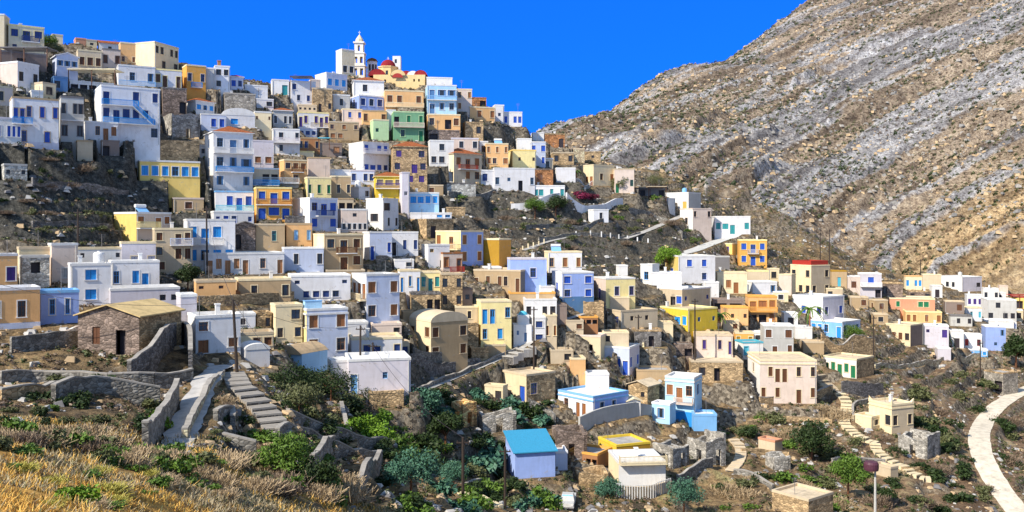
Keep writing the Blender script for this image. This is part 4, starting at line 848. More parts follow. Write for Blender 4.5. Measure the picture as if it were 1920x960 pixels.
def layout(spec, L, Ht, px):
    out = []
    if not spec: return out
    rows = spec.split('/'); nr_ = len(rows); st = Ht / nr_
    for i, row in enumerate(rows):
        zf = Ht - st * (i + 1); n_ = len(row); cw = L / n_
        for j, ch in enumerate(row):
            if ch == '.': continue
            if ch in 'by': ch = 'w'
            cx = (j + .5) * cw
            if ch in 'dD': w = min(1.25, cw * .66); hh = min(2.3, st * .72); z = zf + .04 + (0 if (i == nr_ - 1 or ch == 'D') else .0)
            elif ch == 'g': w = min(2.4, cw * .8); hh = min(2.3, st * .7); z = zf + .05
            elif ch == 'G': w = min(5, cw * .95); hh = st * .7; z = zf + .05
            elif ch == 's': w = min(.7, cw * .5); hh = min(.8, st * .3); z = zf + st * .45
            elif ch == 'W': w = min(1.9, cw * .85); hh = min(1.35, st * .5); z = zf + st * .3
            else: w = min(1.15, cw * .64) * random.uniform(.92, 1.06); hh = min(1.55, st * .52); z = zf + st * .30
            if w < .25 or hh < .25: continue
            w = round(w, 1); hh = round(hh, 1)
            out.append((ch, cx - w / 2, cx + w / 2, z, z + hh, i))
    return out
def ring(mb, x0, y0, x1, y1, z0, z1, out, inn, mi=0):
    o = [(x0-out,y0-out),(x1+out,y0-out),(x1+out,y1+out),(x0-out,y1+out)]; n_ = [(x0+inn,y0+inn),(x1-inn,y0+inn),(x1-inn,y1-inn),(x0+inn,y1-inn)]
    for k in range(4):
        a, b = o[k], o[(k+1) % 4]; c, d = n_[(k+1) % 4], n_[k]
        mb.hexa([(*a, z0), (*b, z0), (*c, z0), (*d, z0)], [(*a, z1), (*b, z1), (*c, z1), (*d, z1)], mi)
def balcony(root, par_face, x0, x1, z, c, w, d, dep=.95):
    """slab and railing on a face; built in face coordinates then turned"""
    sl = MB(); sl.box(x0, -dep, z - .16, x1, .0 - .003, z - .02)
    rl = MB(); hh = .95
    rl.box(x0, -dep, z + hh - .1, x1, -dep + .07, z + hh); rl.box(x0, -dep + .01, z + .05, x1, -dep + .05, z + .12)
    n_ = max(2, int((x1 - x0) / .16))
    for k in range(n_ + 1):
        x = x0 + (x1 - x0 - .06) * k / n_; rl.box(x, -dep + .012, z + .12, x + .06, -dep + .05, z + hh - .1)
    for x in (x0, x1 - .05):
        rl.box(x, -dep + .07, z + hh - .08, x + .05, -.01, z + hh - .02)
        for k in range(4): rl.box(x, -dep + .2 + k * .18, z, x + .04, -dep + .25 + k * .18, z + hh - .08)
    s = sl.build('balcony', plaster('white') if c not in ('orange','peach','pink','cream') else plaster(c), root); r_ = rl.build('railing', paint(c) if c not in ('white','cream','grey','lilac','pink','cool','orange') else plaster(c), s)
    if par_face == 'L': s.location = (0, d, 0); s.rotation_euler = (0, 0, -math.pi / 2)
def wallmat(c, st, side):
    if c == 'stone': return stone('roofgrey')
    if st == 1 or st == side: return stone(c)
    return plaster(c)
def ruin(h):
    o = empty('stone_ruin', h.C, h.psi, h.label, 'ruin', 'houses of the hillside village'); mb = MB(); w, d, Ht = h.w, h.d, h.H; t = .45
    sides = [((0,0),(w,0)), ((w,0),(w,d)), ((w,d),(0,d)), ((0,d),(0,0))]
    for si, (a, b) in enumerate(sides):
        L = math.hypot(b[0]-a[0], b[1]-a[1]); n_ = max(3, int(L / .8)); dx, dy = (b[0]-a[0]) / L, (b[1]-a[1]) / L; nx, ny = -dy, dx
        z = Ht * random.uniform(.75, 1); door = n_ // 2 if (si in (0, 3)) else -1
        for k in range(n_):
            zn = min(Ht, max(Ht * .45, z + random.uniform(-.35, .35))); s0 = k * L / n_; s1 = (k + 1) * L / n_ - .001
            lo = -3
            def P(s, q, zz): return (a[0] + dx * s + nx * q, a[1] + dy * s + ny * q, zz)
            if k == door and Ht > 2.2: lo = min(zn - .3, 1.9)
            if k == door + 1 and si == 3 and Ht < 2.2: zn = .3
            mb.hexa([P(s0,0,lo),P(s1,0,lo),P(s1,t,lo),P(s0,t,lo)], [P(s0,0,z),P(s1,0,zn),P(s1,t,zn),P(s0,t,z)])
            z = zn
    c = h.col if h.col != 'stone' else 'roofgrey'
    mb.build('wall', stone(c), o)
    fl = MB()
    for k in range(60):
        x, y = random.uniform(.5, w - .6), random.uniform(.5, d - .6); r = random.uniform(.1, .35)
        fl.hexa([(x-r,y-r,-.3),(x+r,y-r,-.3),(x+r,y+r,-.3),(x-r,y+r,-.3)], [(x-r*.6,y-r*.5,r),(x+r*.7,y-r*.4,r*.8),(x+r*.6,y+r*.6,r*.9),(x-r*.7,y+r*.5,r*.7)])
    fl.build('rubble_pile', stone('tan'), o)
def build_house(h):
    if h.roof == 'ruin': return ruin(h)
    op = h.o; w, d, Ht = h.w, h.d, h.H
    root = empty('house', h.C, h.psi, h.label, 'house', 'houses of the hillside village')
    st = op.get('st'); st_all = st == 1 or st == 'B'
    cR = op.get('colR', h.col); cL = op.get('colL', h.col)  # per-face colours; many put a sunlit and a shaded tone into the paint
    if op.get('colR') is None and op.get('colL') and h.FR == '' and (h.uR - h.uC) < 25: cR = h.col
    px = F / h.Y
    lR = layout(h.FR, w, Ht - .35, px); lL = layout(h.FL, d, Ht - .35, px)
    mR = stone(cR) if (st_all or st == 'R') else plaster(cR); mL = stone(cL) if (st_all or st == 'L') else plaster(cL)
    mb = MB(); V2 = lambda x, y: Vector((x, y, 0)); zt = Ht - (.02 if h.roof == 'flat' else 0); z0 = -4.5
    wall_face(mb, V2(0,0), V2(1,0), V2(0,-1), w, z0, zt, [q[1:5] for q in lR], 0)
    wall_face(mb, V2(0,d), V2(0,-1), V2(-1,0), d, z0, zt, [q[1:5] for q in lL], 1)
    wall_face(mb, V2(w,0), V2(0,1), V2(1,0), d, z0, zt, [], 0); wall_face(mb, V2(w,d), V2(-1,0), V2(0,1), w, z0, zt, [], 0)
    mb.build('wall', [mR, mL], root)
    big = px > 7.5
    for face, ls, L in (('R', lR, w), ('L', lL, d)):
        wc = op.get('wcL', h.wc) if face == 'L' else h.wc
        for (ch, x0, x1, a, b, i) in ls:
            kind = 'g' if ch in 'gG' else ch; ww = x1 - x0; hh = b - a
            if kind == 'w' and random.random() < .3: kind = 'n'
            me_ = win_mesh(kind, ww, hh, wc, 0); nm = 'door' if kind in 'dD' else ('opening' if kind == 'g' else 'window')
            cx = (x0 + x1) / 2; loc = (cx, 0, a) if face == 'R' else (0, d - cx, a); rz = 0 if face == 'R' else -math.pi / 2
            o = link(nm, me_, root, loc, rz)
            if kind != 'g' and ch != 's' and big and not st_all:
                fc = 'white' if h.trim in ('white','cool','sky','lilac','') else h.trim
                link('frame', frame_mesh(ww, hh, fc, kind in 'dD'), o)
    if op.get('plinth'):
        p = MB(); e = .03; zz = Ht * op['pz']; 
        segs = [x for q in lR if q[3] < zz for x in ()]
        p.box(-e, -e, -4.4, w + e, -.001, min([zz] + [q[3] for q in lR])); p.box(-e, 0, -4.4, -.001, d, min([zz] + [q[3] for q in lL])); p.build('plinth', plaster(op['plinth']), root)
    tc_ = h.trim or h.col; tm = stone(tc_) if st_all and tc_ in ('mauve','tan','dgrey','rust') else plaster(tc_)
    rcol = op.get('rc') or {'white':'white','cool':'white','cream':'beige','beige':'beige','lemon':'beige','tan':'roofgrey','dgrey':'dgrey','mauve':'roofgrey','sky':'white','lilac':'white'}.get(tc_, 'concrete')
    if h.roof == 'flat':
        zr = Ht - .32; rf = MB()
        if op.get('rc') == 'tan':      # rounded earth roof
            zr = Ht
            n_ = 10
            for k in range(n_):
                a0, a1 = k / n_, (k + 1) / n_; f = lambda q: Ht + .9 * math.sin(math.pi * q) ** .8
                rf.quad((-.2, d*a0, f(a0)), (w+.2, d*a0, f(a0)), (w+.2, d*a1, f(a1)), (-.2, d*a1, f(a1)))
                for xx in (-.2, w+.2): rf.quad((xx, d*a0, Ht-.1), (xx, d*a1, Ht-.1), (xx, d*a1, f(a1)), (xx, d*a0, f(a0)))
            rf.build('roof', roofmat('tan'), root)
        else:
            rf.quad((.02, .02, zr), (w-.02, .02, zr), (w-.02, d-.02, zr), (.02, d-.02, zr)); rf.build('roof', roofmat(rcol), root)
            pr = MB(); ring(pr, 0, 0, w, d, Ht - .30, Ht, .05, .24)
            if op.get('cornice'): ring(pr, 0, 0, w, d, Ht - .85, Ht - .62, .10, -.001)
            pr.build('parapet', tm, root)
            if op.get('redtop'):
                q = MB(); ring(q, 0.3, 0.3, w * .95, d * .95, Ht + .01, Ht + 1.0, 0, .2); q.build('roof_railing', paint('red'), root)
            if op.get('horns'):
                q = MB()
                for (x, y) in ((0,0),(w,0),(w,d),(0,d)):
                    sx = 1 if x == 0 else -1; sy = 1 if y == 0 else -1; x_, y_ = x - sx*.05, y - sy*.05
                    X0, X1 = sorted((x_, x_ + sx * .5)); Y0, Y1 = sorted((y_, y_ + sy * .5))
                    q.hexa([(X0,Y0,Ht),(X1,Y0,Ht),(X1,Y1,Ht),(X0,Y1,Ht)], [(x_,y_,Ht+.7),(x_+sx*.12,y_,Ht+.65),(x_+sx*.12,y_+sy*.12,Ht+.6),(x_,y_+sy*.12,Ht+.65)] if sx*sy > 0 else [(x_+sx*.12,y_,Ht+.65),(x_,y_,Ht+.7),(x_,y_+sy*.12,Ht+.65),(x_+sx*.12,y_+sy*.12,Ht+.6)])
                q.build('parapet_horns', tm, root)
    elif h.roof in ('hip', 'hipr'):
        e = .25; rs = min(w, d) * .5 * .42; m_ = min(w, d) * .48; rf = MB(); a = [(-e,-e),(w+e,-e),(w+e,d+e),(-e,d+e)]
        if w > d: r0, r1 = (m_, d/2), (w - m_, d/2)
        else: r0, r1 = (w/2, m_), (w/2, d - m_)
        z_ = Ht + .02; zz = Ht + rs
        if w > d:
            rf.quad((*a[0],z_), (*a[1],z_), (*r1,zz), (*r0,zz)); rf.tri((*a[1],z_), (*a[2],z_), (*r1,zz)); rf.quad((*a[2],z_), (*a[3],z_), (*r0,zz), (*r1,zz)); rf.tri((*a[3],z_), (*a[0],z_), (*r0,zz))
        else:
            rf.tri((*a[0],z_), (*a[1],z_), (*r0,zz)); rf.quad((*a[1],z_), (*a[2],z_), (*r1,zz), (*r0,zz)); rf.tri((*a[2],z_), (*a[3],z_), (*r1,zz)); rf.quad((*a[3],z_), (*a[0],z_), (*r0,zz), (*r1,zz))
        rf.build('roof', tiles() if h.roof == 'hip' else tiles((.42,.035,.04)), root)
        cr = MB(); cr.box(-e, -e, Ht - .12, w + e, d + e, Ht + .015); cr.build('cornice', tm, root)
    elif h.roof in ('gable', 'gablef', 'gablel'):
        rf = MB(); gb = MB(); e = .3
        if h.roof == 'gable': ax = 'x' if w >= d else 'y'
        elif h.roof == 'gablef': ax = 'y'          # gable end on the right face
        else: ax = 'x'                              # gable end on the left face
        sp = d if ax == 'x' else w; ln = w if ax == 'x' else d; rs = sp * .5 * (.36 if h.roof != 'gablel' else .30); th = .12
        def T(a_, b_, z): return (a_, b_, z) if ax == 'x' else (b_, a_, z)
        for s in (0, 1):
            y0 = -e if s == 0 else sp + e; y1 = sp / 2; zl = Ht - e * rs / (sp / 2); zr = Ht + rs
            P = [T(-e, y0, zl), T(ln + e, y0, zl), T(ln + e, y1, zr), T(-e, y1, zr)]
            rf.hexa([(p[0], p[1], p[2]) for p in P], [(p[0], p[1], p[2] + th) for p in P])
        pass
        mt_ = roofmat(op['rc']) if op.get('rc') else (roofmat('ochre_roof') if h.roof == 'gablel' else (roofmat('white') if h.roof == 'gablef' or tc_ == 'white' and h.col != 'white' else (tiles() if Ht > 0 and h.wc == 'dark' and 'orange' in h.label else roofmat('cream'))))
        rf.build('roof', mt_, root); 
        for xx in (0.0, ln): gb = MB(); gb.tri(T(xx, 0, Ht), T(xx, sp, Ht), T(xx, sp / 2, Ht + rs)); gb.build('gable', mL if h.roof == 'gablel' else mR, root)
    elif h.roof == 'barrel':
        rf = MB(); n_ = 14; rs = min(w * .22, 1.6)
        for k in range(n_):
            a0, a1 = math.pi * k / n_, math.pi * (k + 1) / n_; x0, x1 = w/2 - (w/2+.05) * math.cos(a0), w/2 - (w/2+.05) * math.cos(a1); z_0, z_1 = Ht - .03 + rs * math.sin(a0), Ht - .03 + rs * math.sin(a1)
            rf.quad((x0, -.05, z_0), (x1, -.05, z_1), (x1, d, z_1), (x0, d, z_0)); rf.quad((x0, -.05, Ht - .1), (x1, -.05, Ht - .1), (x1, -.05, z_1), (x0, -.05, z_0)); rf.quad((x0, d, Ht - .1), (x1, d, Ht - .1), (x1, d, z_1), (x0, d, z_0))
        rf.build('roof', plaster(tc_), root)
    elif h.roof == 'shed':
        rf = MB(); rs = 1.5; rf.hexa([(-.3,-.3,Ht),(w+.3,-.3,Ht),(w+.3,d+.2,Ht+rs),(-.3,d+.2,Ht+rs)], [(-.3,-.3,Ht+.12),(w+.3,-.3,Ht+.12),(w+.3,d+.2,Ht+rs+.12),(-.3,d+.2,Ht+rs+.12)])
        rf.build('roof', paint('turq'), root); g = MB()
        g.tri((0,0,Ht),(0,d,Ht),(0,d,Ht+rs)); g.tri((w,0,Ht),(w,d,Ht),(w,d,Ht+rs)); g.quad((0,d,Ht),(w,d,Ht),(w,d,Ht+rs),(0,d,Ht+rs)); g.build('gable', mR, root)
    for (fc, row, f0, f1, c) in op.get('balc', []):
        spec = h.FR if fc == 'R' else h.FL; nr_ = max(1, len(spec.split('/'))) if spec else 1; L = w if fc == 'R' else d
        zf = (Ht - .35) * (1 - (row + 1) / nr_); 
        if spec == '' or set(spec) <= set('./'): zf = Ht - .1
        if False and not (spec == '' or set(spec) <= set('./')): zf = max(zf, .15)
        balcony(root, fc, f0 * L, f1 * L, zf, c, w, d, .95 if zf > 1 else 1.3)
    if op.get('chim'):
        q = MB(); q.box(w*.2, d*.3, Ht-.3, w*.2+.7, d*.3+.7, Ht+1.1); q.box(w*.2-.08, d*.3-.08, Ht+1.1, w*.2+.78, d*.3+.78, Ht+1.25); q.build('chimney', plaster('rust'), root)
    elif random.random() < .35 and h.roof == 'flat' and w > 4 and d > 3.5:
        q = MB(); x, y = random.uniform(.6, w - 1.4), random.uniform(d * .5, d - 1); q.box(x, y, Ht - .33, x + .45, y + .45, Ht + .75); q.box(x - .06, y - .06, Ht + .75, x + .51, y + .51, Ht + .87); q.build('chimney', plaster('white'), root)
    if h.roof == 'flat' and w > 3 and random.random() < .5:
        q = MB(); x, y = random.uniform(.5, w - .6), random.uniform(d * .3, d - .5); t_ = random.uniform(1.6, 2.6); q.tube((x, y, Ht - .32), (x, y, Ht + t_), .035, n=5)
        for k in range(4): q.tube((x - .5 + k * .04, y - .02, Ht + t_ - .1 - k * .16), (x + .5 - k * .04, y + .02, Ht + t_ - .1 - k * .16), .018, n=4)
        q.build('aerial', paint('dgrey'), root)
    if random.random() < .4 and Ht > 2.5 and not st_all:
        q = MB(); x = random.choice([.15, w - .25]); q.tube((x, -.07, -.3), (x, -.07, Ht - .35), .05, n=6); q.build('drainpipe', paint('grey'), root)
    if op.get('stair'):
        q = MB(); n_ = 16; z1 = (Ht - .35) * 2 / 3; z2 = (Ht - .35) / 3
        for k in range(n_):
            x = w * .52 + (w * .34) * k / n_; z = z1 - (z1 - z2) * k / n_; q.box(x, -.95, z - .3, x + w * .34 / n_ + .02, -.1, z - .1)
        q.build('stairway', plaster('white'), root); r2 = MB()
        for zz in (.1, .85):
            x0, x1 = w * .52, w * .86
            r2.hexa([(x0,-1.0,z1+zz-.1),(x1,-1.0,z2+zz-.1),(x1,-.94,z2+zz-.1),(x0,-.94,z1+zz-.1)], [(x0,-1.0,z1+zz+.05),(x1,-1.0,z2+zz+.05),(x1,-.94,z2+zz+.05),(x0,-.94,z1+zz+.05)])
        for k in range(24):
            x = w * .52 + w * .34 * k / 24; z = z1 - (z1 - z2) * k / 24; r2.box(x, -.99, z, x + .05, -.95, z + .85)
        r2.build('stair_railing', paint('azure'), root)
    return root
COL['ochre_roof'] = (.62, .46, .22)
for h in houses: h.root = build_house(h)
# ---------------------------------------------------------------- the church on the crest
def dome_prof(r, z, n=7, k=.85): return [(r * math.cos(math.pi / 2 * i / n) + .001, z + r * k * math.sin(math.pi / 2 * i / n)) for i in range(n + 1)]
def cross(mb, x, y, z, s=.5): mb.box(x-.05, y-.05, z, x+.05, y+.05, z+s*2); mb.box(x-s*.6, y-.05, z+s*1.15, x+s*.6, y+.05, z+s*1.32)
def at(u, v, Y): return pix(u, v, Y)
YC = 232.0; k = YC / F
b0 = at(674, 148, YC + 1); bt = empty('bell_tower', b0, 0, 'tall white bell tower with arched openings and a pointed cap on the hilltop', 'bell tower')
mb = MB(); m = lambda px: px * k
tw = m(23); op_ = lambda w_, n_, z0, z1: [((i + .5) * w_ / n_ - w_ * .13, (i + .5) * w_ / n_ + w_ * .13, z0, z1) for i in range(n_)]
def tier(mb, w_, z0, z1, n_, a, b):
    h2 = w_ / 2
    for (o_, d_, nn) in (((-h2,-h2),(1,0),(0,-1)), ((h2,-h2),(0,1),(1,0)), ((h2,h2),(-1,0),(0,1)), ((-h2,h2),(0,-1),(-1,0))):
        wall_face(mb, Vector((*o_,0)), Vector((*d_,0)), Vector((*nn,0)), w_, z0, z1, op_(w_, n_, a, b), 0, .35)
tier(mb, tw, -4, m(22), 2, m(5), m(18)); mb.box(-tw/2-.15, -tw/2-.15, m(22), tw/2+.15, tw/2+.15, m(24.5))
t2 = tw * .88; tier(mb, t2, m(24.5), m(46), 2, m(28), m(40)); mb.box(-t2/2-.15, -t2/2-.15, m(46), t2/2+.15, t2/2+.15, m(48.5))
t3 = tw * .7; tier(mb, t3, m(48.5), m(66), 1, m(51), m(62)); mb.box(-t3/2-.3, -t3/2-.3, m(66), t3/2+.3, t3/2+.3, m(68.5))
mb.build('tower', plaster('cream_white'), bt)
c = MB(); c.lathe(0, 0, [(t3*.48, m(68.5)), (t3*.45, m(74)), (t3*.2, m(80)), (.02, m(84))], 8); c.build('cap', plaster('cream'), bt)
c = MB(); cross(c, 0, 0, m(83), .5); c.build('cross', paint('white'), bt)
c = MB(); c.lathe(0, 0, [(.05, m(40)), (.35, m(38.5)), (.45, m(34)), (.6, m(32.5))], 10); c.build('bell', paint('ochre'), bt)
# church
c0 = at(735, 158, YC - 6); Yk = (YC - 6) / F; m = lambda px: px * Yk
ch = empty('church', c0, 0, 'yellow church with a red dome, red vaulted roofs and an arched gable on the hilltop', 'church')
w = MB(); 
def simple_box(mb, x0, x1, d0, d1, z0, z1, ops=None):
    wall_face(mb, Vector((x0,d0,0)), Vector((1,0,0)), Vector((0,-1,0)), x1-x0, z0, z1, ops or [])
    wall_face(mb, Vector((x0,d1,0)), Vector((0,-1,0)), Vector((-1,0,0)), d1-d0, z0, z1, []); wall_face(mb, Vector((x1,d0,0)), Vector((0,1,0)), Vector((1,0,0)), d1-d0, z0, z1, [])
    wall_face(mb, Vector((x1,d1,0)), Vector((-1,0,0)), Vector((0,1,0)), x1-x0, z0, z1, []); mb.quad((x0,d0,z1),(x1,d0,z1),(x1,d1,z1),(x0,d1,z1))
simple_box(w, m(-35), m(62), 0, 9, -5, m(18), [(m(20), m(24), m(3), m(9)), (m(75), m(78), m(5), m(10)), (m(84), m(87), m(5), m(10))])
wb = w.build('wall', plaster('church'), ch)
def vault(name, cx, r, y0, y1, z, mat, arch=None):
    q = MB(); n_ = 12
    for i in range(n_):
        a, b = math.pi * i / n_, math.pi * (i + 1) / n_; A = (cx - r*math.cos(a), z + r*.8*math.sin(a)); B = (cx - r*math.cos(b), z + r*.8*math.sin(b))
        q.quad((A[0],y0,A[1]), (B[0],y0,B[1]), (B[0],y1,B[1]), (A[0],y1,A[1])); q.tri((cx,y0+.05,z), (A[0],y0+.05,A[1]), (B[0],y0+.05,B[1])); q.tri((cx,y1,z), (B[0],y1,B[1]), (A[0],y1,A[1]))
    return q.build(name, mat, ch)
vault('roof', m(-29), m(16), .5, 9, m(17), tiles((.42,.035,.04))); vault('gable_vault', m(11), m(14), -.6, 8, m(16), plaster('church')); 
q = MB(); n_ = 10
for i in range(n_):
    a, b = math.pi * i / n_, math.pi * (i + 1) / n_; q.tri((m(11),-.65,m(12)), (m(11)-m(10)*math.cos(a),-.65,m(12)+m(8)*math.sin(a)), (m(11)-m(10)*math.cos(b),-.65,m(12)+m(8)*math.sin(b)))
q.build('arch_panel', paint('red'), ch)
vault('roof', m(38), m(11), 1, 9, m(18), plaster('white')); vault('roof', m(53), m(12), .6, 9, m(18), tiles((.42,.035,.04))); vault('roof', m(25), m(12), 1.5, 9, m(18), tiles((.42,.035,.04)))
q = MB(); q.lathe(m(-12), 4.6, [(m(19), m(12)), (m(19), m(36)), (m(20.5), m(36)), (m(20.5), m(38)), (m(14.5), m(38.1))], 8, 0, math.pi/8); q.build('drum', plaster('church'), ch)
q = MB(); q.lathe(m(-12), 4.6, dome_prof(m(14.5), m(38), 8, 1.0), 24); d_ = q.build('dome', tiles((.48,.03,.04)), ch, True)
q = MB(); cross(q, m(-12), 4.6, m(51), .45); q.build('cross', paint('white'), d_)
q = MB()
for i in range(8):
    a = math.pi / 8 + math.pi / 8 + i * math.pi / 4; r_o = m(19) * math.cos(math.pi/8) + .02; x, y = m(-12) + r_o * math.cos(a), 4.6 + r_o * math.sin(a); tx, ty = -math.sin(a), math.cos(a)
    q.quad((x-tx*.3,y-ty*.3,m(20)), (x+tx*.3,y+ty*.3,m(20)), (x+tx*.3,y+ty*.3,m(29)), (x-tx*.3,y-ty*.3,m(29)))
q.build('drum_windows', glass(), ch)
t0 = at(743, 150, YC + 4); kk = (YC + 4) / F; tt = empty('rear_tower', t0, 0, 'plain white block rising right behind the red church dome', 'tower'); q = MB(); q.box(-7*kk, 0, -4, 8*kk, 2.2, 45*kk); q.build('wall', plaster('white'), tt); q = MB(); q.box(-3*kk, -.03, 32*kk, 1*kk, .02, 39*kk); q.build('window', glass(), tt)
t0 = at(696, 150, YC + 3); kk = (YC + 3) / F; tt = empty('round_tower', t0, 0, 'white round drum with dark slots and a brown cone cap left of the red dome', 'tower'); q = MB(); q.lathe(0, 1.5, [(9.5*kk, -4), (9.5*kk, 37*kk)], 16); q.build('wall', plaster('white'), tt)
q = MB(); q.lathe(0, 1.5, [(11*kk, 36*kk), (8*kk, 41*kk), (.05, 44*kk)], 16); q.build('roof', tiles((.32,.15,.06)), tt)
q = MB()
for a in (-1.9, -1.25, -.6): x, y = 9.6*kk*math.cos(a), 1.5 + 9.6*kk*math.sin(a); q.quad((x-.28*math.sin(-a),y-.28*math.cos(a),18*kk),(x+.28*math.sin(-a),y+.28*math.cos(a),18*kk),(x+.28*math.sin(-a),y+.28*math.cos(a),30*kk),(x-.28*math.sin(-a),y-.28*math.cos(a),30*kk))
q.build('slots', paint('dark'), tt)
# blue domed chapel
Yq = hitY(978, 642); q0 = at(963, 642, Yq); kk = Yq / F; cp = empty('chapel', q0, R(3), 'tiny lilac white chapel with a turquoise dome beside the stairway', 'chapel')
q = MB(); simple_box(q, 0, 34*kk, 0, 3.4, -3, 33*kk, [(20*kk, 25*kk, .1, 18*kk), (6*kk, 10*kk, 14*kk, 22*kk)]); simple_box(q, 8*kk, 30*kk, .5, 3.2, 33*kk, 50*kk, [(14*kk, 20*kk, 2*kk, 14*kk)]); q.build('wall', plaster('cool'), cp)
q = MB(); q.lathe(19*kk, 1.9, dome_prof(9*kk, 50*kk, 6, .8), 18); q.build('dome', paint('cyan'), cp, True); q = MB(); q.quad((20*kk,.15,0),(25*kk,.15,0),(25*kk,.15,18*kk),(20*kk,.15,18*kk)); q.quad((6*kk,.15,14*kk),(10*kk,.15,14*kk),(10*kk,.15,22*kk),(6*kk,.15,22*kk)); q.build('door', paint('dblue'), cp)
# ---------------------------------------------------------------- canopies and roof things
def canopy(u0, u1, v, vb, Y, c, label, dep=3.5, nm='canopy'):
    kk = Y / F; p = at(u0, vb, Y); e = empty(nm, p, 0, label, 'canopy'); L = (u1 - u0) * kk; Hh = (vb - v) * kk
    q = MB(); q.box(0, -.3, Hh - .15, L, dep, Hh); q.build('roof', roofmat(c) if c in ('cream','dgrey','beige') else paint(c), e)
    q = MB(); n_ = max(2, int(L / 3) + 1)
    for i in range(n_): x = .1 + (L - .3) * i / (n_ - 1); q.box(x, -.1, -1.5, x + .12, .02, Hh - .15)
    q.build('posts', paint('brown'), e)
def hY(sub):
    for h in houses:
        if sub in h.label: return h
    print('NOHOUSE', sub); return houses[0]
canopy(127, 217, 129, 150, hY('tavern terrace').Y - .2, 'cream', 'wide cream flat canopy above the white tavern terrace')
canopy(543, 584, 142, 158, hY('navy pergola').Y - .3, 'navy', 'navy blue pergola on the white skyline house')
canopy(1190, 1220, 352, 368, hY('dark shed').Y - 1.5, 'dgrey', 'dark grey flat canopy at the left of the dark shed'); canopy(1215, 1250, 349, 366, hY('dark shed').Y - 2.0, 'beige', 'pale flat canopy reaching right over the dark shed')
canopy(0, 90, 88, 108, hY('long low brown').Y - 1, 'dgrey', 'dark sloping canopy roof over the long brown building at the top left')
canopy(596, 619, 258, 268, hY('orange brown house with').Y - .6, 'cyan', 'round teal awning right of the orange brown house', 1.2, 'awning')
canopy(1893, 1930, 552, 572, hY('red awning').Y - 1, 'red', 'red awning at the right edge of the far hamlet', 2)
def roof_pos(h, fx, fy): p = h.C + h.ex * (h.w * fx) + h.ey * (h.d * fy); p.z = h.zb + h.H - .3; return p
def tank(sub, fx, fy, label, c='sky', heater=False):
    h = hY(sub); p = roof_pos(h, fx, fy); e = empty('solar_heater' if heater else 'water_tank', p, h.psi, label, 'solar heater' if heater else 'water tank')
    if heater:
        q = MB(); q.hexa([(-.9,-.6,.15),(.9,-.6,.15),(.9,.6,.95),(-.9,.6,.95)], [(-.9,-.63,.22),(.9,-.63,.22),(.9,.57,1.02),(-.9,.57,1.02)]); q.build('collector', paint('sky', .3), e)
        q = MB(); q.tube((-.9,.7,1.3), (.9,.7,1.3), .28, n=12); q.build('tank', paint('white'), e); q = MB(); [q.box(x-.03,y-.03,0,x+.03,y+.03,z) for x in (-.8,.8) for y, z in ((-.5,.2),(.7,1.1))]; q.build('stand', paint('grey'), e)
    else:
        q = MB(); q.lathe(0, 0, [(.01,.25),(.62,.25),(.66,.5),(.66,1.3),(.55,1.5),(.2,1.58),(.18,1.7),(.01,1.7)], 16); q.build('tank', paint(c), e); q = MB(); [q.box(x-.05,y-.05,0,x+.05,y+.05,.26) for x in (-.4,.4) for y in (-.4,.4)]; q.build('stand', paint('grey'), e)
tank('solar heater on the roof', .3, .5, 'blue solar heater on the white house with three brown windows', heater=True)
tank('orange door and a grey', .6, .5, 'blue water tank on the grey end house at the mountain foot')
tank('ochre sided house', .5, .5, 'blue solar heater on the ochre sided house', heater=True)
tank('peach house with a row', .6, .4, 'pale solar heater on the peach house left of the plain yellow house', heater=True)
tank('lilac end at the back', .5, .5, 'grey water tank on the long white house of the far hamlet', 'grey'); tank('small white cube with one', .5, .6, 'white water tank on the small white cube in the centre', 'white')
tank('bright white house with two', .75, .6, 'small white water tank on the bright white house at the left', 'white')
h = hY('water tank on its roof'); p = roof_pos(h, .22, .3); e = empty('water_tank', p, h.psi, 'long light blue rectangular tank on the pale blue house with brown shutters', 'water tank'); q = MB(); q.box(-1.1, -.5, .1, 1.1, .6, 1.15); q.build('tank', paint('lblue'), e); q = MB(); q.box(-1.15, -.55, 1.15, 1.15, .65, 1.22); q.build('lid', paint('sky'), e)
# parked pickup
Yt = hitY(1062, 948); tp = at(1062, 948, Yt) ; tp.z = tz(tp.x, tp.y) + .05
tk = empty('pickup_truck', tp, R(-8), 'pale grey pickup truck with blue windscreen parked in the bottom scrub', 'pickup')
q = MB(); q.hexa([(-.85,0,.45),(.85,0,.45),(.85,4.6,.45),(-.85,4.6,.45)], [(-.82,.1,.95),(.82,.1,.95),(.82,4.6,.95),(-.82,4.6,.95)]); q.hexa([(-.8,1.2,.95),(.8,1.2,.95),(.8,2.9,.95),(-.8,2.9,.95)], [(-.65,1.75,1.55),(.65,1.75,1.55),(.65,2.7,1.55),(-.65,2.7,1.55)]); q.build('body', paint('grey'), tk)
q = MB(); q.quad((-.72,1.25,.99),(.72,1.25,.99),(.60,1.70,1.5),(-.60,1.70,1.5)); q.build('windscreen', paint('sky', .2), tk)
for x in (-.84, .72):
    for y in (.8, 3.7): q = MB(); q.tube((x-.05,y,.36), (x+.15,y,.36), .36, n=14); q.build('wheel', paint('dark'), tk)
for x in (-.62, .62): q = MB(); q.box(x-.14, -.02, .68, x+.14, .06, .84); q.build('headlight', paint('white', .2), tk)
q = MB(); q.box(-.85, -.08, .4, .85, .04, .56); q.build('bumper', paint('dgrey'), tk)
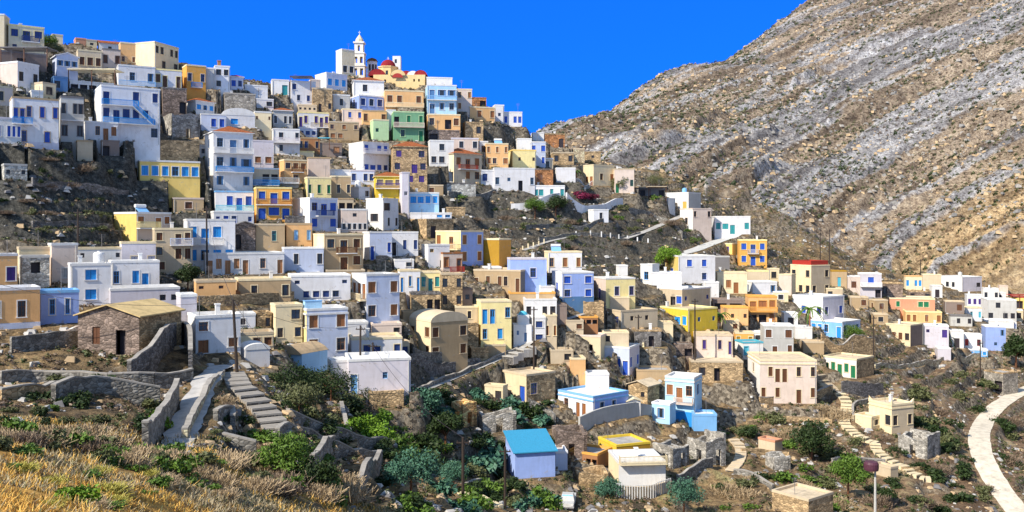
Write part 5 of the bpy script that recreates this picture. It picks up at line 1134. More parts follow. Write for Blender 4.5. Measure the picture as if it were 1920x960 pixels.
# ---------------------------------------------------------------- dry stone walls, terrace walls, stairs
def draped(uv, step=1.2, sm=2):
    P = [p if isinstance(p, Vector) else pix(*p) for p in uv]; P = smooth(resample(P, step), sm); Z = terr([p.x for p in P], [p.y for p in P])
    for p, z in zip(P, Z): p.z = z
    return P
def wall(name, label, uv, hgt, mat, th=.45, top=None, jag=.12, cat='wall'):
    P = draped(uv); mb = MB(); tb = MB(); pr = None; zs = np.array([p.z for p in P]); ker = np.ones(5) / 5; zs = np.convolve(np.pad(zs, 2, 'edge'), ker, 'valid')
    for i in range(len(P) - 1):
        a, b = P[i], P[i + 1]; t = (b - a); t.z = 0
        if t.length < .05: continue
        t.normalize(); n_ = Vector((-t.y, t.x, 0)) * th / 2
        za = zs[i] + hgt + random.uniform(-jag, jag) if pr is None else pr; zb_ = zs[i + 1] + hgt + random.uniform(-jag, jag); pr = zb_
        mb.hexa([(*(a-n_).xy, zs[i]-2.0), (*(b-n_).xy, zs[i+1]-2.0), (*(b+n_).xy, zs[i+1]-2.0), (*(a+n_).xy, zs[i]-2.0)], [(*(a-n_).xy, za), (*(b-n_).xy, zb_), (*(b+n_).xy, zb_), (*(a+n_).xy, za)])
        if top: m2 = n_ * 1.15; tb.hexa([(*(a-m2).xy, za+.003), (*(b-m2).xy, zb_+.003), (*(b+m2).xy, zb_+.003), (*(a+m2).xy, za+.003)], [(*(a-m2).xy, za+.12), (*(b-m2).xy, zb_+.12), (*(b+m2).xy, zb_+.12), (*(a+m2).xy, za+.12)])
    e = empty(name, (0,0,0), 0, label, cat, 'stone and terrace walls'); mid = P[len(P)//2].copy()
    for (bb, nm, mt_) in ((mb, 'wall', mat), (tb, 'coping', top)):
        if not bb.v: continue
        bb.v = [(x - mid.x, y - mid.y, z - mid.z) for x, y, z in bb.v]; bb.build(nm, mt_, e)
    e.location = mid; return e
gs, ts, ds = stone('wallgrey'), stone('tan'), stone('dgrey'); lp = roofmat('stone')
WALLS = [
 ('dry_stone_wall','grey dry stone wall falling beside the pale path at the lower left',[(332,746),(318,778),(298,806),(272,838)],2.3,gs,lp),
 ('dry_stone_wall','sunlit rubble wall along the right side of the pale path',[(418,700),(400,716),(386,744),(372,776),(356,806),(346,832)],.9,stone('beige'),lp),
 ('retaining_wall','long grey terrace wall below the gabled barn at the left',[(0,716),(60,708),(130,712),(200,716),(290,714),(360,706)],1.5,gs,lp),
 ('retaining_wall','second grey terrace wall across the bushy slope at the left',[(100,756),(170,740),(240,742),(300,744)],2.0,gs,lp),
 ('dry_stone_wall','low rubble wall with a pale coping at the far left',[(0,752),(50,750),(92,738),(125,736)],1.2,ts,lp),
 ('retaining_wall','tall dark yard wall right of the gabled barn',[(242,704),(270,690),(292,680),(345,650),(357,672),(357,700)],3.6,ds,lp),
 ('retaining_wall','reddish stone wall below the neoclassical house',[(60,640),(100,632),(145,622)],1.2,stone('pink'),None),
 ('dry_stone_wall','tumbled grey wall between the barn and the left edge',[(20,664),(60,658),(105,648),(145,640)],2.2,gs,None),
 ('dry_stone_wall','long garden wall under the green vines',[(540,790),(590,800),(640,816),(700,832),(735,836)],1.3,gs,lp),
 ('dry_stone_wall','garden wall climbing past the vines on their left',[(640,768),(650,800),(656,816)],.8,gs,lp),
 ('dry_stone_wall','garden wall closing the vines on their right',[(716,782),(728,806),(742,834)],.8,gs,lp),
 ('dry_stone_wall','terrace wall zigzag below the stone stairway',[(520,820),(545,812),(600,826),(660,842),(715,862)],1.0,gs,lp),
 ('dry_stone_wall','slanting dark wall beside the walled plot at bottom centre',[(625,850),(600,868),(585,882)],2.0,gs,lp),
 ('dry_stone_wall','slanting wall between the plot and the spiky green plants',[(712,868),(692,888),(674,918)],2.0,gs,lp),
 ('dry_stone_wall','short wall stub among dry brush at bottom left centre',[(512,893),(560,898)],1.1,gs,lp),
 ('dry_stone_wall','low wall bounding the brown plot at the bottom',[(560,925),(620,932),(668,936)],.7,ts,lp),
 ('dry_stone_wall','short grey wall under the stairway at the left centre',[(404,800),(440,782),(436,800)],1.2,gs,lp),
 ('dry_stone_wall','low wall right of the path with a pale top at the left centre',[(418,820),(450,834),(480,842)],.9,gs,lp),
 ('retaining_wall','grey concrete terrace wall below the periwinkle house',[(1086,812),(1120,800),(1170,790),(1220,782)],2.6,plaster('grey'),None),
 ('retaining_wall','white curved garden wall under the bougainvillea villa',[(1062,398),(1066,392),(1110,392),(1150,386),(1167,380)],1.9,plaster('cool'),None),
 ('retaining_wall','white curved terrace wall below the turquoise doors',[(958,386),(975,392),(1005,394),(1035,392),(1060,388)],1.8,plaster('cool'),None),
 ('retaining_wall','brown stone terrace wall below the azure and white house',[(1540,664),(1580,664),(1640,668)],4.4,stone('tan'),lp),
 ('retaining_wall','dark stone terrace wall below the farmhouse with green doors',[(1578,734),(1610,734),(1655,730)],2.6,ds,None),
 ('retaining_wall','long low wall below the far hamlet on the right',[(1640,686),(1700,684),(1760,680),(1820,676),(1880,684)],1.0,stone('beige'),lp),
 ('dry_stone_wall','terrace wall running from the pinkish cream mansion to the stair',[(1424,762),(1470,756),(1520,745),(1560,730)],1.4,ts,lp),
 ('dry_stone_wall','brown terrace wall in scrub below the cream mansion',[(1400,790),(1450,786),(1510,790),(1560,792)],1.0,ts,None),
 ('dry_stone_wall','short curved wall between the two right hand stairways',[(1600,790),(1598,768),(1610,752),(1628,744)],.8,stone('beige'),lp),
 ('retaining_wall','stone wall of the plot left of the large cream mansion',[(1290,706),(1340,700),(1392,706)],2.0,stone('tan'),lp),
 ('retaining_wall','dark wall above the cream mansion plot on the left',[(1240,668),(1300,664),(1370,668)],1.5,ts,lp),
 ('dry_stone_wall','low wall beside the slanting path near the yellow house',[(1206,664),(1230,654),(1260,640)],.8,stone('beige'),lp),
 ('dry_stone_wall','upper edge wall of the dark gully path in the centre',[(772,738),(830,716),(880,700),(930,676),(970,660)],.7,gs,lp),
 ('retaining_wall','grey wall behind the orange pillared ruin',[(770,700),(810,696),(850,690),(900,684)],1.6,ds,None),
 ('retaining_wall','grey wall under the tan house with a curved parapet',[(776,690),(830,682),(880,690)],1.8,gs,None),
 ('retaining_wall','grey ramp wall below the navy windowed house in the centre',[(706,502),(740,494),(785,486),(796,480)],1.2,gs,lp),
 ('retaining_wall','dark wall line above the long tan stone house',[(850,498),(905,502),(955,504)],1.0,ds,None),
 ('dry_stone_wall','terrace wall on the dark slope below the white hut',[(985,430),(1040,424),(1100,426),(1160,420)],1.1,gs,None),
 ('dry_stone_wall','second terrace wall on the scrubby slope by the posts',[(1010,448),(1080,444),(1140,448),(1200,440)],1.0,gs,None),
 ('dry_stone_wall','terrace wall under the shed at the mountain foot',[(1180,400),(1230,402),(1280,440)],1.2,gs,None),
 ('dry_stone_wall','wall on the cliff path above the turquoise low house',[(840,382),(870,376),(905,370),(930,366)],1.0,gs,lp),
 ('dry_stone_wall','rough terrace wall low on the dark left cliff',[(60,420),(110,412),(170,415),(210,420)],1.0,ds,None),
 ('dry_stone_wall','rough terrace wall high on the dark left cliff',[(60,360),(120,352),(180,362),(240,356)],1.0,ds,None),
 ('retaining_wall','stone base wall under the blue balconied tower house',[(225,280),(260,284),(300,284),(370,276)],1.8,stone('tan'),None),
 ('retaining_wall','pale wall under the long lilac terrace house',[(300,574),(340,586),(366,590)],1.2,plaster('lilac'),None),
 ('dry_stone_wall','rubble wall under the peach orange house',[(370,580),(420,584),(500,584),(550,580)],1.6,ts,None),
 ('dry_stone_wall','terrace wall with pale edge near the bottom centre gully',[(870,905),(900,912),(940,912)],1.2,ds,lp),
 ('dry_stone_wall','small wall above the bottom stairway',[(980,852),(1010,880),(1045,900)],.8,gs,None),
 ('retaining_wall','beige yard wall under the cream white terrace house',[(1150,935),(1200,940),(1258,932)],1.6,plaster('beige'),None),
 ('dry_stone_wall','slanting wall below the large grey ruin',[(1270,898),(1300,890),(1335,876)],1.4,gs,lp),
 ('dry_stone_wall','terrace wall curving from the small right stairway',[(1376,890),(1410,900),(1450,918)],.9,gs,lp),
 ('dry_stone_wall','terrace wall right of the large grey ruin',[(1390,850),(1440,850),(1480,860)],.9,ts,None),
 ('dry_stone_wall','low wall crossing under the ruined stone house',[(1690,880),(1740,884),(1780,880)],.8,ts,None),
 ('dry_stone_wall','broken wall beside the dark tank pole at the lower right',[(1560,868),(1610,862),(1660,868)],.8,gs,lp),
 ('dry_stone_wall','terrace wall between the mansion and the lower olive tree',[(1560,820),(1530,826),(1480,830)],.9,ts,None),
 ('retaining_wall','brown plot wall left of the unfinished ruin in the centre',[(990,770),(1030,775),(1040,790)],1.8,gs,None)]
for (nm, lab, uv, hg, mt_, tp_) in WALLS: wall(nm, lab, uv, hg * (.7 if pix(*uv[0]).y < 95 else .85), mt_, .34, tp_, .14 if mt_.name.startswith('stone') else 0)
def stairs(label, uv, w_, step=.62, c='stone', edge=True):
    P = draped(uv, step, 3); e = empty('stairway', P[0], 0, label, 'stairway', 'outdoor stairways'); mb = MB(); rb = MB(); o = P[0]
    for i in range(len(P) - 1):
        a, b = P[i] - o, P[i+1] - o; t = b - a; t.z = 0
        if t.length < .02: continue
        t.normalize(); n_ = Vector((-t.y, t.x, 0)) * w_ / 2; z = max(a.z, b.z) + .22; g = t * .10
        mb.hexa([(*(a-n_+g).xy, z-1.2), (*(b-n_).xy, z-1.2), (*(b+n_).xy, z-1.2), (*(a+n_+g).xy, z-1.2)], [(*(a-n_+g).xy, z), (*(b-n_).xy, z), (*(b+n_).xy, z), (*(a+n_+g).xy, z)])
        rb.hexa([(*(a-n_*.95).xy, z-1.3), (*(b-n_*.95).xy, z-1.3), (*(b+n_*.95).xy, z-1.3), (*(a+n_*.95).xy, z-1.3)], [(*(a-n_*.95).xy, z-.14), (*(b-n_*.95).xy, z-.14), (*(b+n_*.95).xy, z-.14), (*(a+n_*.95).xy, z-.14)])
    mb.build('steps', plaster(c), e); rb.build('base', stone('dgrey'), e)
stairs('long stone stairway descending right of the leaning pole at the left centre', [(436,700),(448,722),(466,738),(482,756),(500,776),(516,800),(524,814)], 2.0, .5)
stairs('white edged stairway curving down between the mansion and the chapel like house', [(1574,738),(1588,754),(1586,776),(1580,792),(1596,812),(1625,824),(1645,830)], 1.8, .95, 'cream')
stairs('white stairway running down right of the dark tank pole', [(1640,832),(1645,852),(1670,864),(1700,880),(1722,896),(1745,902)], 1.6, .95, 'cream')
stairs('short curved stairway right of the large grey ruin', [(1374,824),(1388,838),(1390,856),(1382,872),(1370,884)], 1.6, .9, 'beige')
stairs('row of white edged steps at the bottom of the picture', [(866,930),(890,938),(915,948),(945,958)], 1.6, .8, 'cream')
stairs('broad grey stairway below the blue domed chapel', [(1000,668),(980,672),(960,680),(950,690)], 2.6, .7, 'concrete')
stairs('pale stairway between the farmhouse and the mansion', [(1536,700),(1548,706),(1552,714),(1560,728)], 2.4, .8, 'beige')
# fences of short posts
def posts(label, uv, hgt, c, gap=.5, rail=True, nm='railing_fence'):
    P = draped(uv, gap, 1); o = P[0].copy(); e = empty(nm, o, 0, label, 'fence'); mb = MB(); rb = MB()
    for i, p in enumerate(P):
        q = p - o; mb.box(q.x-.05, q.y-.05, q.z-.5, q.x+.05, q.y+.05, q.z+hgt)
        if rail and i: b = P[i-1] - o; rb.tube((b.x,b.y,b.z+hgt-.05), (q.x,q.y,q.z+hgt-.05), .05, n=4)
    if rail: mb.build('posts', plaster(c), e)
    else:
        for p in P: q = p - o; pb = MB(); pb.box(q.x-.12, q.y-.12, q.z-.5, q.x+.12, q.y+.12, q.z+hgt); pb.build('post', plaster(c), e)
    if rail: rb.build('rail', plaster(c), e)
posts('white baluster fence at the foot of the cream terrace house', [(1156,938),(1190,940),(1225,940),(1257,932)], 1.7, 'white', .35)
posts('row of white posts along the upper hillside path', [(1080,444),(1110,446),(1145,450),(1175,446),(1215,456)], 1.2, 'white', 3.0, False, 'post_row')
posts('row of pale posts beside the gap above the centre', [(980,468),(1000,462),(1020,458)], 1.0, 'cream', 2.0, False, 'post_row')
posts('white balustrade by the bougainvillea villa', [(1080,352),(1100,350),(1112,350)], 1.2, 'white', .5)
# ---------------------------------------------------------------- poles, lines, lamps
wood = paint('brown')
def pole(u, vb, vt, label, lean=0, r=.13, arm=True, c='polec', Y=None, cat='utility pole', nm='utility_pole'):
    Y = Y or hitY(u, vb); p = at(u, vb, Y); Hh = (vb - vt) * Y / F; e = empty(nm, p, 0, label, cat, 'poles across the village')
    q = MB(); top = Vector((lean * Y / F, 0, Hh)); q.tube((0,0,-2), top, r * 1.15, r * .75, 8); q.build('post', paint(c), e)
    if arm: q = MB(); q.box(top.x-.6, -.05, Hh-.55, top.x+.6, .05, Hh-.43); [q.tube((top.x+x,0,Hh-.43), (top.x+x,0,Hh-.28), .05, n=6) for x in (-.5,0.2,.5)]; q.build('crossarm', paint(c), e)
    return p + top, e
POLE = {}
for k_, a_ in dict(
  a=(447,704,562,'tall leaning dark wooden pole beside the stone stairway',-10), b=(675,732,610,'dark wooden pole in front of the lilac yard house, left of its pair',1), c=(699,724,642,'shorter thin pole in front of the lilac yard house, right of its pair',0),
  d=(389,520,386,'tall dark pole in front of the white house with azure shutters',-2), e=(146,470,392,'dark pole standing against the left cliff',0), f=(868,934,820,'thin pole in the green gully left of the turquoise roof',0),
  g=(947,945,838,'thin pole directly beside the turquoise roofed house',0), i=(1303,700,560,'tall thin pole on the brown plot below the brilliant yellow house',0),
  j=(1001,692,575,'dark pole right of the broad grey stairway',0), l=(1638,690,592,'dark pole on the rocky spur left of the brown sided house',0), m=(1555,505,430,'thin pole against the mountain above the red roof railing',0), n=(1726,546,486,'thin pole behind the far hamlet, left of its twin',0),
  o=(1538,500,436,'thin mast behind the cream corner house',0), q=(1838,700,640,'thin pole below the far hamlet near the white road',0), r=(1197,640,590,'thin pole beside the long beige house',0)).items():
    POLE[k_], _e = pole(*a_[:4], lean=a_[4], r=.15)
p_, _e = pole(1641, 958, 876, 'thick pole carrying a dark round tank at the lower right', 0, .16, False, 'grey'); q = MB(); q.lathe(0, 0, [(.01,.0),(.85,.05),(.9,.3),(.9,.85),(.75,1.1),(.01,1.15)], 18)
tkn = q.build('drum_tank', paint('drum'), _e); tkn.location = (-.5, 0, (958 - 876) * hitY(1641, 958) / F - .4)
p_, _e = pole(1001, 640, 618, 'street lamp with a dark box by the blue domed chapel', 0, .1, False, 'dgrey', None, 'street lamp', 'street_lamp'); q = MB(); q.box(-.5, -.3, 1.6, .4, .2, 2.3); q.build('box', paint('dblue'), _e)
def wire(a, b, sag, label):
    o = a.copy(); e = MB(); pr = Vector((0,0,0))
    for i in range(1, 25):
        t = i / 24; p = a.lerp(b, t) - a; p.z -= sag * 4 * t * (1 - t); e.tube(pr, p, .022, n=4); pr = p
    w_ = e.build('power_line', paint('dark')); w_.location = a; tag(w_, label, 'power line', 'power lines')
wire(at(-60, 515, 80), POLE['a'], 1.4, 'sagging cable from the left edge to the leaning pole'); wire(POLE['a'], at(560, 705, 78), .8, 'cable dropping from the leaning pole to the right')
wire(POLE['a'], POLE['b'], 1.2, 'cable between the leaning pole and the pole by the lilac yard house'); wire(POLE['b'], POLE['f'], 1.6, 'cable from the lilac yard house pole down to the green gully'); wire(POLE['d'], POLE['a'], 1.5, 'cable between the azure shutter pole and the leaning pole')
wire(POLE['m'], POLE['l'], 2.0, 'cable from the mountain mast to the rocky spur pole')
# ---------------------------------------------------------------- vegetation
def leaf_cloud(lobes, n_, size, seed, flat=.8, shell=.55):
    """leaf faces spread through several lobes; returns vertex and face arrays"""
    g = np.random.default_rng(seed); V = []
    wts = np.array([l[3] ** 2 for l in lobes]); wts = wts / wts.sum()
    pick = g.choice(len(lobes), n_, p=wts); L = np.array(lobes)[pick]
    d = g.normal(size=(n_, 3)); d /= np.linalg.norm(d, axis=1)[:, None]; rr = (shell + (1 - shell) * g.random(n_)) * (1 + .25 * g.normal(size=n_) * .4)
    c = L[:, :3] + d * (rr * L[:, 3])[:, None] * np.array([1, 1, flat]); c[:, 2] = np.maximum(c[:, 2], .02)
    a = g.normal(size=(n_, 3)); a /= np.linalg.norm(a, axis=1)[:, None]; b = np.cross(a, d + .6 * g.normal(size=(n_, 3))); b /= np.linalg.norm(b, axis=1)[:, None] + 1e-6
    s = size * (.6 + .8 * g.random(n_))[:, None]
    P = np.stack([c - a * s, c + b * s * .5, c + a * s, c - b * s * .5], 1)
    return P.reshape(-1, 3)
def quads_mesh(name, P, mats, mi=None):
    me = bpy.data.meshes.new(name); nq = len(P) // 4; me.vertices.add(len(P)); me.vertices.foreach_set('co', P.astype(np.float32).ravel()); me.loops.add(len(P)); me.loops.foreach_set('vertex_index', np.arange(len(P), dtype=np.int32))
    me.polygons.add(nq); me.polygons.foreach_set('loop_start', np.arange(0, len(P), 4, dtype=np.int32)); me.update(calc_edges=True)
    for m in (mats if isinstance(mats, list) else [mats]): me.materials.append(m)
    if mi is not None: me.polygons.foreach_set('material_index', mi)
    return me
LM = dict(dark=leafmat('leaf_dark', (.010,.022,.006), (.045,.075,.020)), green=leafmat('leaf_green', (.035,.075,.008), (.13,.22,.03)), bright=leafmat('leaf_bright', (.06,.13,.005), (.20,.34,.03)),
          olive=leafmat('leaf_olive', (.05,.06,.022), (.16,.17,.07)), teal=leafmat('leaf_teal', (.015,.06,.035), (.10,.22,.14)), dry=leafmat('leaf_dry', (.24,.17,.10), (.50,.38,.23)), yellow=leafmat('leaf_yellow', (.22,.20,.03), (.52,.46,.10)),
          brown=leafmat('leaf_brown', (.10,.07,.05), (.26,.19,.13)), magenta=leafmat('leaf_magenta', (.12,.01,.04), (.30,.03,.09)), maroon=leafmat('leaf_maroon', (.07,.01,.02), (.20,.03,.06)))
def lobes(seed, n_, R_, r0, r1, z0=0.3, z1=.9):
    g = random.Random(seed); return [(R_ * (g.random() * 2 - 1), R_ * (g.random() * 2 - 1), g.uniform(z0, z1), g.uniform(r0, r1)) for _ in range(n_)]
BP = {}
def bush_mesh(kind, var):
    k_ = (kind, var)
    if k_ in BP: return BP[k_]
    sd_ = hash(kind) % 1 + var * 13 + len(kind) * 7
    if kind in ('dry', 'brown', 'yellow'):       # twiggy: thin stems fanning out of several crowns
        g = np.random.default_rng(sd_); n_ = 1500; c = np.stack([g.normal(size=n_) * .42, g.normal(size=n_) * .42, np.zeros(n_)], 1); c[:, :2] = np.round(c[:, :2] / .3) * .3
        d = g.normal(size=(n_, 3)) * np.array([.55, .55, .3]) + np.array([0, 0, .75]); d /= np.linalg.norm(d, axis=1)[:, None]; L = (.35 + .5 * g.random(n_))[:, None]; sx = np.cross(d, g.normal(size=(n_, 3))); sx /= np.linalg.norm(sx, axis=1)[:, None]
        w_ = .016; m_ = c + d * L * .1; e_ = c + d * L; P = np.stack([m_ - sx * w_, m_ + sx * w_, e_ + sx * w_ * 1.6, e_ - sx * w_ * .4], 1).reshape(-1, 3)
    elif kind == 'teal': P = leaf_cloud(lobes(sd_, 7, .7, .3, .55, .2, .9), 420, .20, sd_, .9, .5)
    else: P = leaf_cloud(lobes(sd_, 7, .65, .3, .55, .15, .8), 900, .11, sd_, .85, .45)
    BP[k_] = quads_mesh('bush', P, LM[kind]); return BP[k_]
used_lab = set()
WORD = dict(dark='dark green', green='green', bright='bright green', olive='olive green', teal='bluish green spiky', dry='pale dry', brown='brown', yellow='yellowish', magenta='magenta flowering', maroon='dark red flowering')
def landmark(x, u):
    best = None
    return best
def bush(u, v, px, kind, label=None, hs=.85, Y=None, group='bushes on the village slopes'):
    Y = Y or hitY(u, v); p = at(u, v, Y); p.z = min(p.z, tz(p.x, p.y)) if abs(tz(p.x,p.y)-p.z) < 3 else p.z; s = px * Y / F / 2 / .95
    o = link('bush', bush_mesh(kind, random.randrange(3)), None, p - Vector((0,0,.12*s)), random.uniform(0, 6.28)); o.scale = (s, s, s * hs); tag(o, label or WORD[kind] + ' bush', 'bush', group); return o
TP = {}
def tree(u, v, h_px, w_px, kind, label, Y=None, seed=1, cat='tree'):
    Y = Y or hitY(u, v); h_px *= 1.2; w_px *= 1.25; p = at(u, v, Y); Hm = h_px * Y / F; Wm = w_px * Y / F / 2; e = empty('tree', p, 0, label, cat)
    g = random.Random(seed); lb = [(Wm * .55 * math.cos(a), Wm * .55 * math.sin(a), Hm * g.uniform(.45, .8), Wm * g.uniform(.35, .6)) for a in [i * 1.05 + g.random() for i in range(7)]] + [(0, 0, Hm * .8, Wm * .6)]
    P = leaf_cloud(lb, 3200, max(.10, Hm * .035), seed, .8, .5); link('crown', quads_mesh('crown', P, LM[kind]), e)
    q = MB(); q.tube((0,0,-1), (.05,0,Hm*.4), Hm*.035, Hm*.025, 7)
    for l in lb[:6]: q.tube((.05,0,Hm*.36), (l[0]*.8,l[1]*.8,l[2]), Hm*.02, Hm*.008, 5)
    q.build('trunk', paint('brown', .9), e)
tree(352,545,42,40,'dark','dark round tree beside the tall blue white house at centre left',None,3)
tree(1250,508,36,44,'bright','bright green tree in front of the broad white house',None,4)
tree(1042,402,30,34,'dark','dark green tree under the low house with turquoise doors',None,5); tree(1003,404,26,34,'green','mid green tree left of the dark tree under the turquoise doors',None,6)
tree(1162,362,26,30,'olive','olive green tree in the garden of the cream villa',None,7); tree(1590,925,56,62,'green','yellow green leafy tree left of the dark round tank at the lower right',None,8)
tree(1522,862,58,70,'dark','dark green tree below the mansion on the lower slope',None,9); tree(1600,640,24,34,'green','green shrub like tree beside the azure and white house',None,10)
tree(790,800,60,66,'teal','bluish green tree below the blank lilac yard house',None,11); tree(835,842,56,60,'dark','dark tree in the gully at lower centre',None,12)
tree(770,925,64,90,'teal','big bluish green spiky tree by the bottom plot',None,13); tree(850,915,40,50,'teal','smaller bluish green tree right of the big spiky one',None,14)
tree(535,905,74,90,'green','large green shrub tree in the plot below the stairway',None,15); tree(590,930,50,80,'dark','dark shrubby tree right of the large green one below the stairway',None,16)
tree(560,780,46,76,'olive','olive tree right of the top of the stone stairway',None,17); tree(620,750,44,90,'dark','dark spreading tree under the cyan walled house',None,18)
tree(545,735,34,90,'dark','dark tree mass at the head of the stone stairway',None,19); tree(1282,955,44,60,'teal','bluish green tree at the bottom edge right of the terrace fence',None,20)
tree(1140,935,30,44,'teal','small teal tree left of the cream white terrace house',None,21); tree(700,760,26,60,'dark','low dark tree left of the flat earth roof house',None,22)
tree(1905,690,54,40,'dark','dark green tree at the right edge above the white road',None,23); tree(88,98,26,34,'green','green tree on the skyline right of the cream balcony house',172,24); tree(100,104,16,30,'olive','olive tree just below the skyline tree at the top left',170,25)
tree(1230,345,10,34,'olive','low olive tree at the mountain foot above the dark shed',None,26); tree(930,330,14,20,'olive','tiny olive tree between the beige mansion and the long white house',None,27)
def palm(u, v, h_px, label, Y=None, fr=14, seed=1):
    Y = Y or hitY(u, v); p = at(u, v, Y); Hm = h_px * Y / F; e = empty('palm_tree', p, 0, label, 'palm'); q = MB(); q.tube((0,0,-1), (.1,0,Hm*.8), .16, .12, 7); q.build('trunk', paint('tbrown', .9), e); g = random.Random(seed); P = []
    for i in range(fr):
        a = i * 6.283 / fr + g.random() * .3; L = Hm * g.uniform(.3, .42) + .3; el = g.uniform(.2, 1.0); pr = Vector((.1, 0, Hm * .8))
        for s in range(7):
            t = (s + 1) / 7; c_ = Vector((.1 + L * t * math.cos(a), L * t * math.sin(a), Hm * .8 + L * (el * t - 1.1 * t * t))); d_ = (c_ - pr).normalized(); sd = Vector((-math.sin(a), math.cos(a), 0)); wd = .32 * (1 - t * .7)
            for sg in (-1, 1): P += [pr, c_, c_ + sd * sg * wd - Vector((0,0,.12)), pr + sd * sg * wd - Vector((0,0,.12))]
            pr = c_
    link('crown', quads_mesh('crown', np.array([tuple(x) for x in P]), LM['green']), e)
palm(1350,624,44,'small palm tree at the right end of the brilliant yellow house'); palm(1518,640,76,'palm tree on a thin trunk before the white corner house',None,14,2); palm(1755,640,34,'little palm at the lilac house of the lower hamlet',None,12,3); palm(1775,668,42,'thin palm right of the little palm in the hamlet',None,10,5); palm(1080,345,30,'palm in the bluish garden house yard',None,12,4)
# named single bushes
NB = [(645,590,64,'maroon','dark red bougainvillea left of the big pale blue house'),(660,572,26,'magenta','small magenta bougainvillea on the corner of the big pale blue house'),(1088,370,34,'magenta','magenta bougainvillea in front of the cream villa'),(1108,372,26,'maroon','dark red shrub beside the magenta bougainvillea'),
 (690,806,74,'bright','bright green vine mound inside the walled garden, left part'),(716,824,70,'bright','bright green vine mound inside the walled garden, right part'),(664,806,66,'bright','bright green vine mound nearest the left garden wall'),(700,790,70,'bright','bright green vine mound at the back of the garden'),(625,795,60,'bright','green vine mound left outside the walled garden'),(650,764,74,'dark','dark bush behind the walled garden'),(596,782,66,'olive','fresh green bush between the olive tree and the vines'),
 (140,706,80,'green','broad green bush below the gabled barn, leftmost'),(190,716,60,'dark','dark green bush below the gabled barn, middle'),(100,712,50,'olive','olive bush left of the broad green bush under the barn'),(304,790,66,'bright','bright green bush left of the grey falling wall'),(245,842,66,'bright','bright green bush at the foot of the falling wall'),(295,760,40,'green','green bush at the top of the falling wall'),
 (135,945,92,'bright','bright green foreground bush in the dry grass'),(95,770,30,'green','small green bush by the far left rubble wall'),(100,1000,80,'dark','dark foreground bush at the bottom left edge'),(450,800,44,'dark','dark bush left of the stone stairway'),(480,812,40,'green','green bush right beside the stone stairway'),(455,775,40,'dark','dark bush half way along the stone stairway'),
 (15,775,34,'olive','olive bush at the far left edge by the rubble wall'),(60,990,60,'dry','pale dry bush at the very bottom left corner')]
for (u, v, px_, kd, lab) in NB: bush(u, v, px_, kd, lab)
# many more, one object each, sharing a label by kind and place
rb = random.Random(11); nb_ = 0
def free(p):
    for h in houses:
        d_ = p - h.C; a_, b_ = d_.dot(h.ex), d_.dot(h.ey)
        if -.8 < a_ < h.w + .8 and -1.5 < b_ < h.d + .8: return False
    for k_, (P, w_) in road_pts.items():
        if min((q - p).xy.length for q in P) < w_ * .5 + .8: return False
    return True
CAND = []
ZONES = [ # u0,v0,u1,v1,count,size,kinds,label place
 ((760,740,1030,955),70,(30,84),['dark','olive','dark','teal','green'],'in the gully at the bottom centre'),
 ((1340,760,1620,955),50,(22,58),['dark','olive','dry','green'],'on the lower slope below the mansion'),
 ((1640,700,1900,955),60,(20,56),['dark','olive','dark','brown'],'on the slope beside the white road'),
 ((840,375,1300,470),50,(12,32),['dark','olive','green','brown'],'on the dark slope between the two quarters'),
 ((0,290,230,450),44,(12,30),['brown','olive','dark'],'on the dark left cliff'),
 ((480,700,760,900),46,(32,72),['dark','olive','green'],'among the garden walls at lower left centre'),
 ((0,690,330,800),34,(28,64),['olive','brown','dark'],'on the terraces at the left'),
 ((330,700,520,880),16,(18,36),['brown','olive','dry'],'beside the stairway and the pale path')]
for (z_, cnt, (s0, s1), kds, place) in ZONES:
    for i in range(cnt):
        for _ in range(8):
            u, v = rb.uniform(z_[0], z_[2]), rb.uniform(z_[1], z_[3]); p = pix(u, v)
            if free(p): break
        else: continue
        kd = rb.choice(kds); CAND.append((rb.uniform(s0, s1), u, v, kd, WORD[kd] + ' bush ' + place, rb.uniform(.6, .95), WORD[kd] + ' bushes ' + place))
FB = rb
for i in range(80):      # grey brown brush of the foreground spur
    t_ = FB.random(); u = FB.uniform(-20, 640); v = FB.uniform(806, 850) + max(0, u - 150) * .17 + FB.random() * 20
    if v > 975: continue
    Yb = hitY(u, v); 
    if Yb > 62: continue
    kd = FB.choice(['dry','dry','dry','brown','olive','green']); CAND.append((FB.uniform(46, 84), u, v, kd, WORD[kd] + ' brush on the foreground spur', .9, WORD[kd] + ' brush on the foreground spur'))
for i in range(34):
    u, v = FB.uniform(0, 420), FB.uniform(850, 960); kd = FB.choice(['yellow','yellow','dry','green']); CAND.append((FB.uniform(36, 70), u, v, kd, WORD[kd] + ' tuft bush in the golden foreground grass', .55, WORD[kd] + ' tuft bushes in the golden grass'))
CAND.sort(key=lambda c: -c[0]); NI = 298 - len(NB)
for (px_, u, v, kd, lab, hs, grp) in CAND[:NI]: bush(u, v, px_, kd, lab, hs, group=grp)
UP, UM = [], []; KM = ['dark','olive','teal','green','brown','dry','yellow']
for (px_, u, v, kd, lab, hs, grp) in CAND[NI:]:
    me_ = bush_mesh(kd, random.randrange(3)); co = np.empty(len(me_.vertices) * 3, np.float32); me_.vertices.foreach_get('co', co); co = co.reshape(-1, 4, 3)[::2].reshape(-1, 3)
    p = pix(u, v); s = px_ * p.y / F / 1.9; UP.append(co * np.array([s, s, s * hs]) + np.array([p.x, p.y, tz(p.x, p.y) - .1 * s])); UM.append(np.full(len(co) // 4, KM.index(kd)))
tag(link('undergrowth', quads_mesh('undergrowth', np.concatenate(UP), [LM[k_] for k_ in KM], np.concatenate(UM).astype(np.int32))), kind='stuff', label='smaller bushes and undergrowth over the slopes')
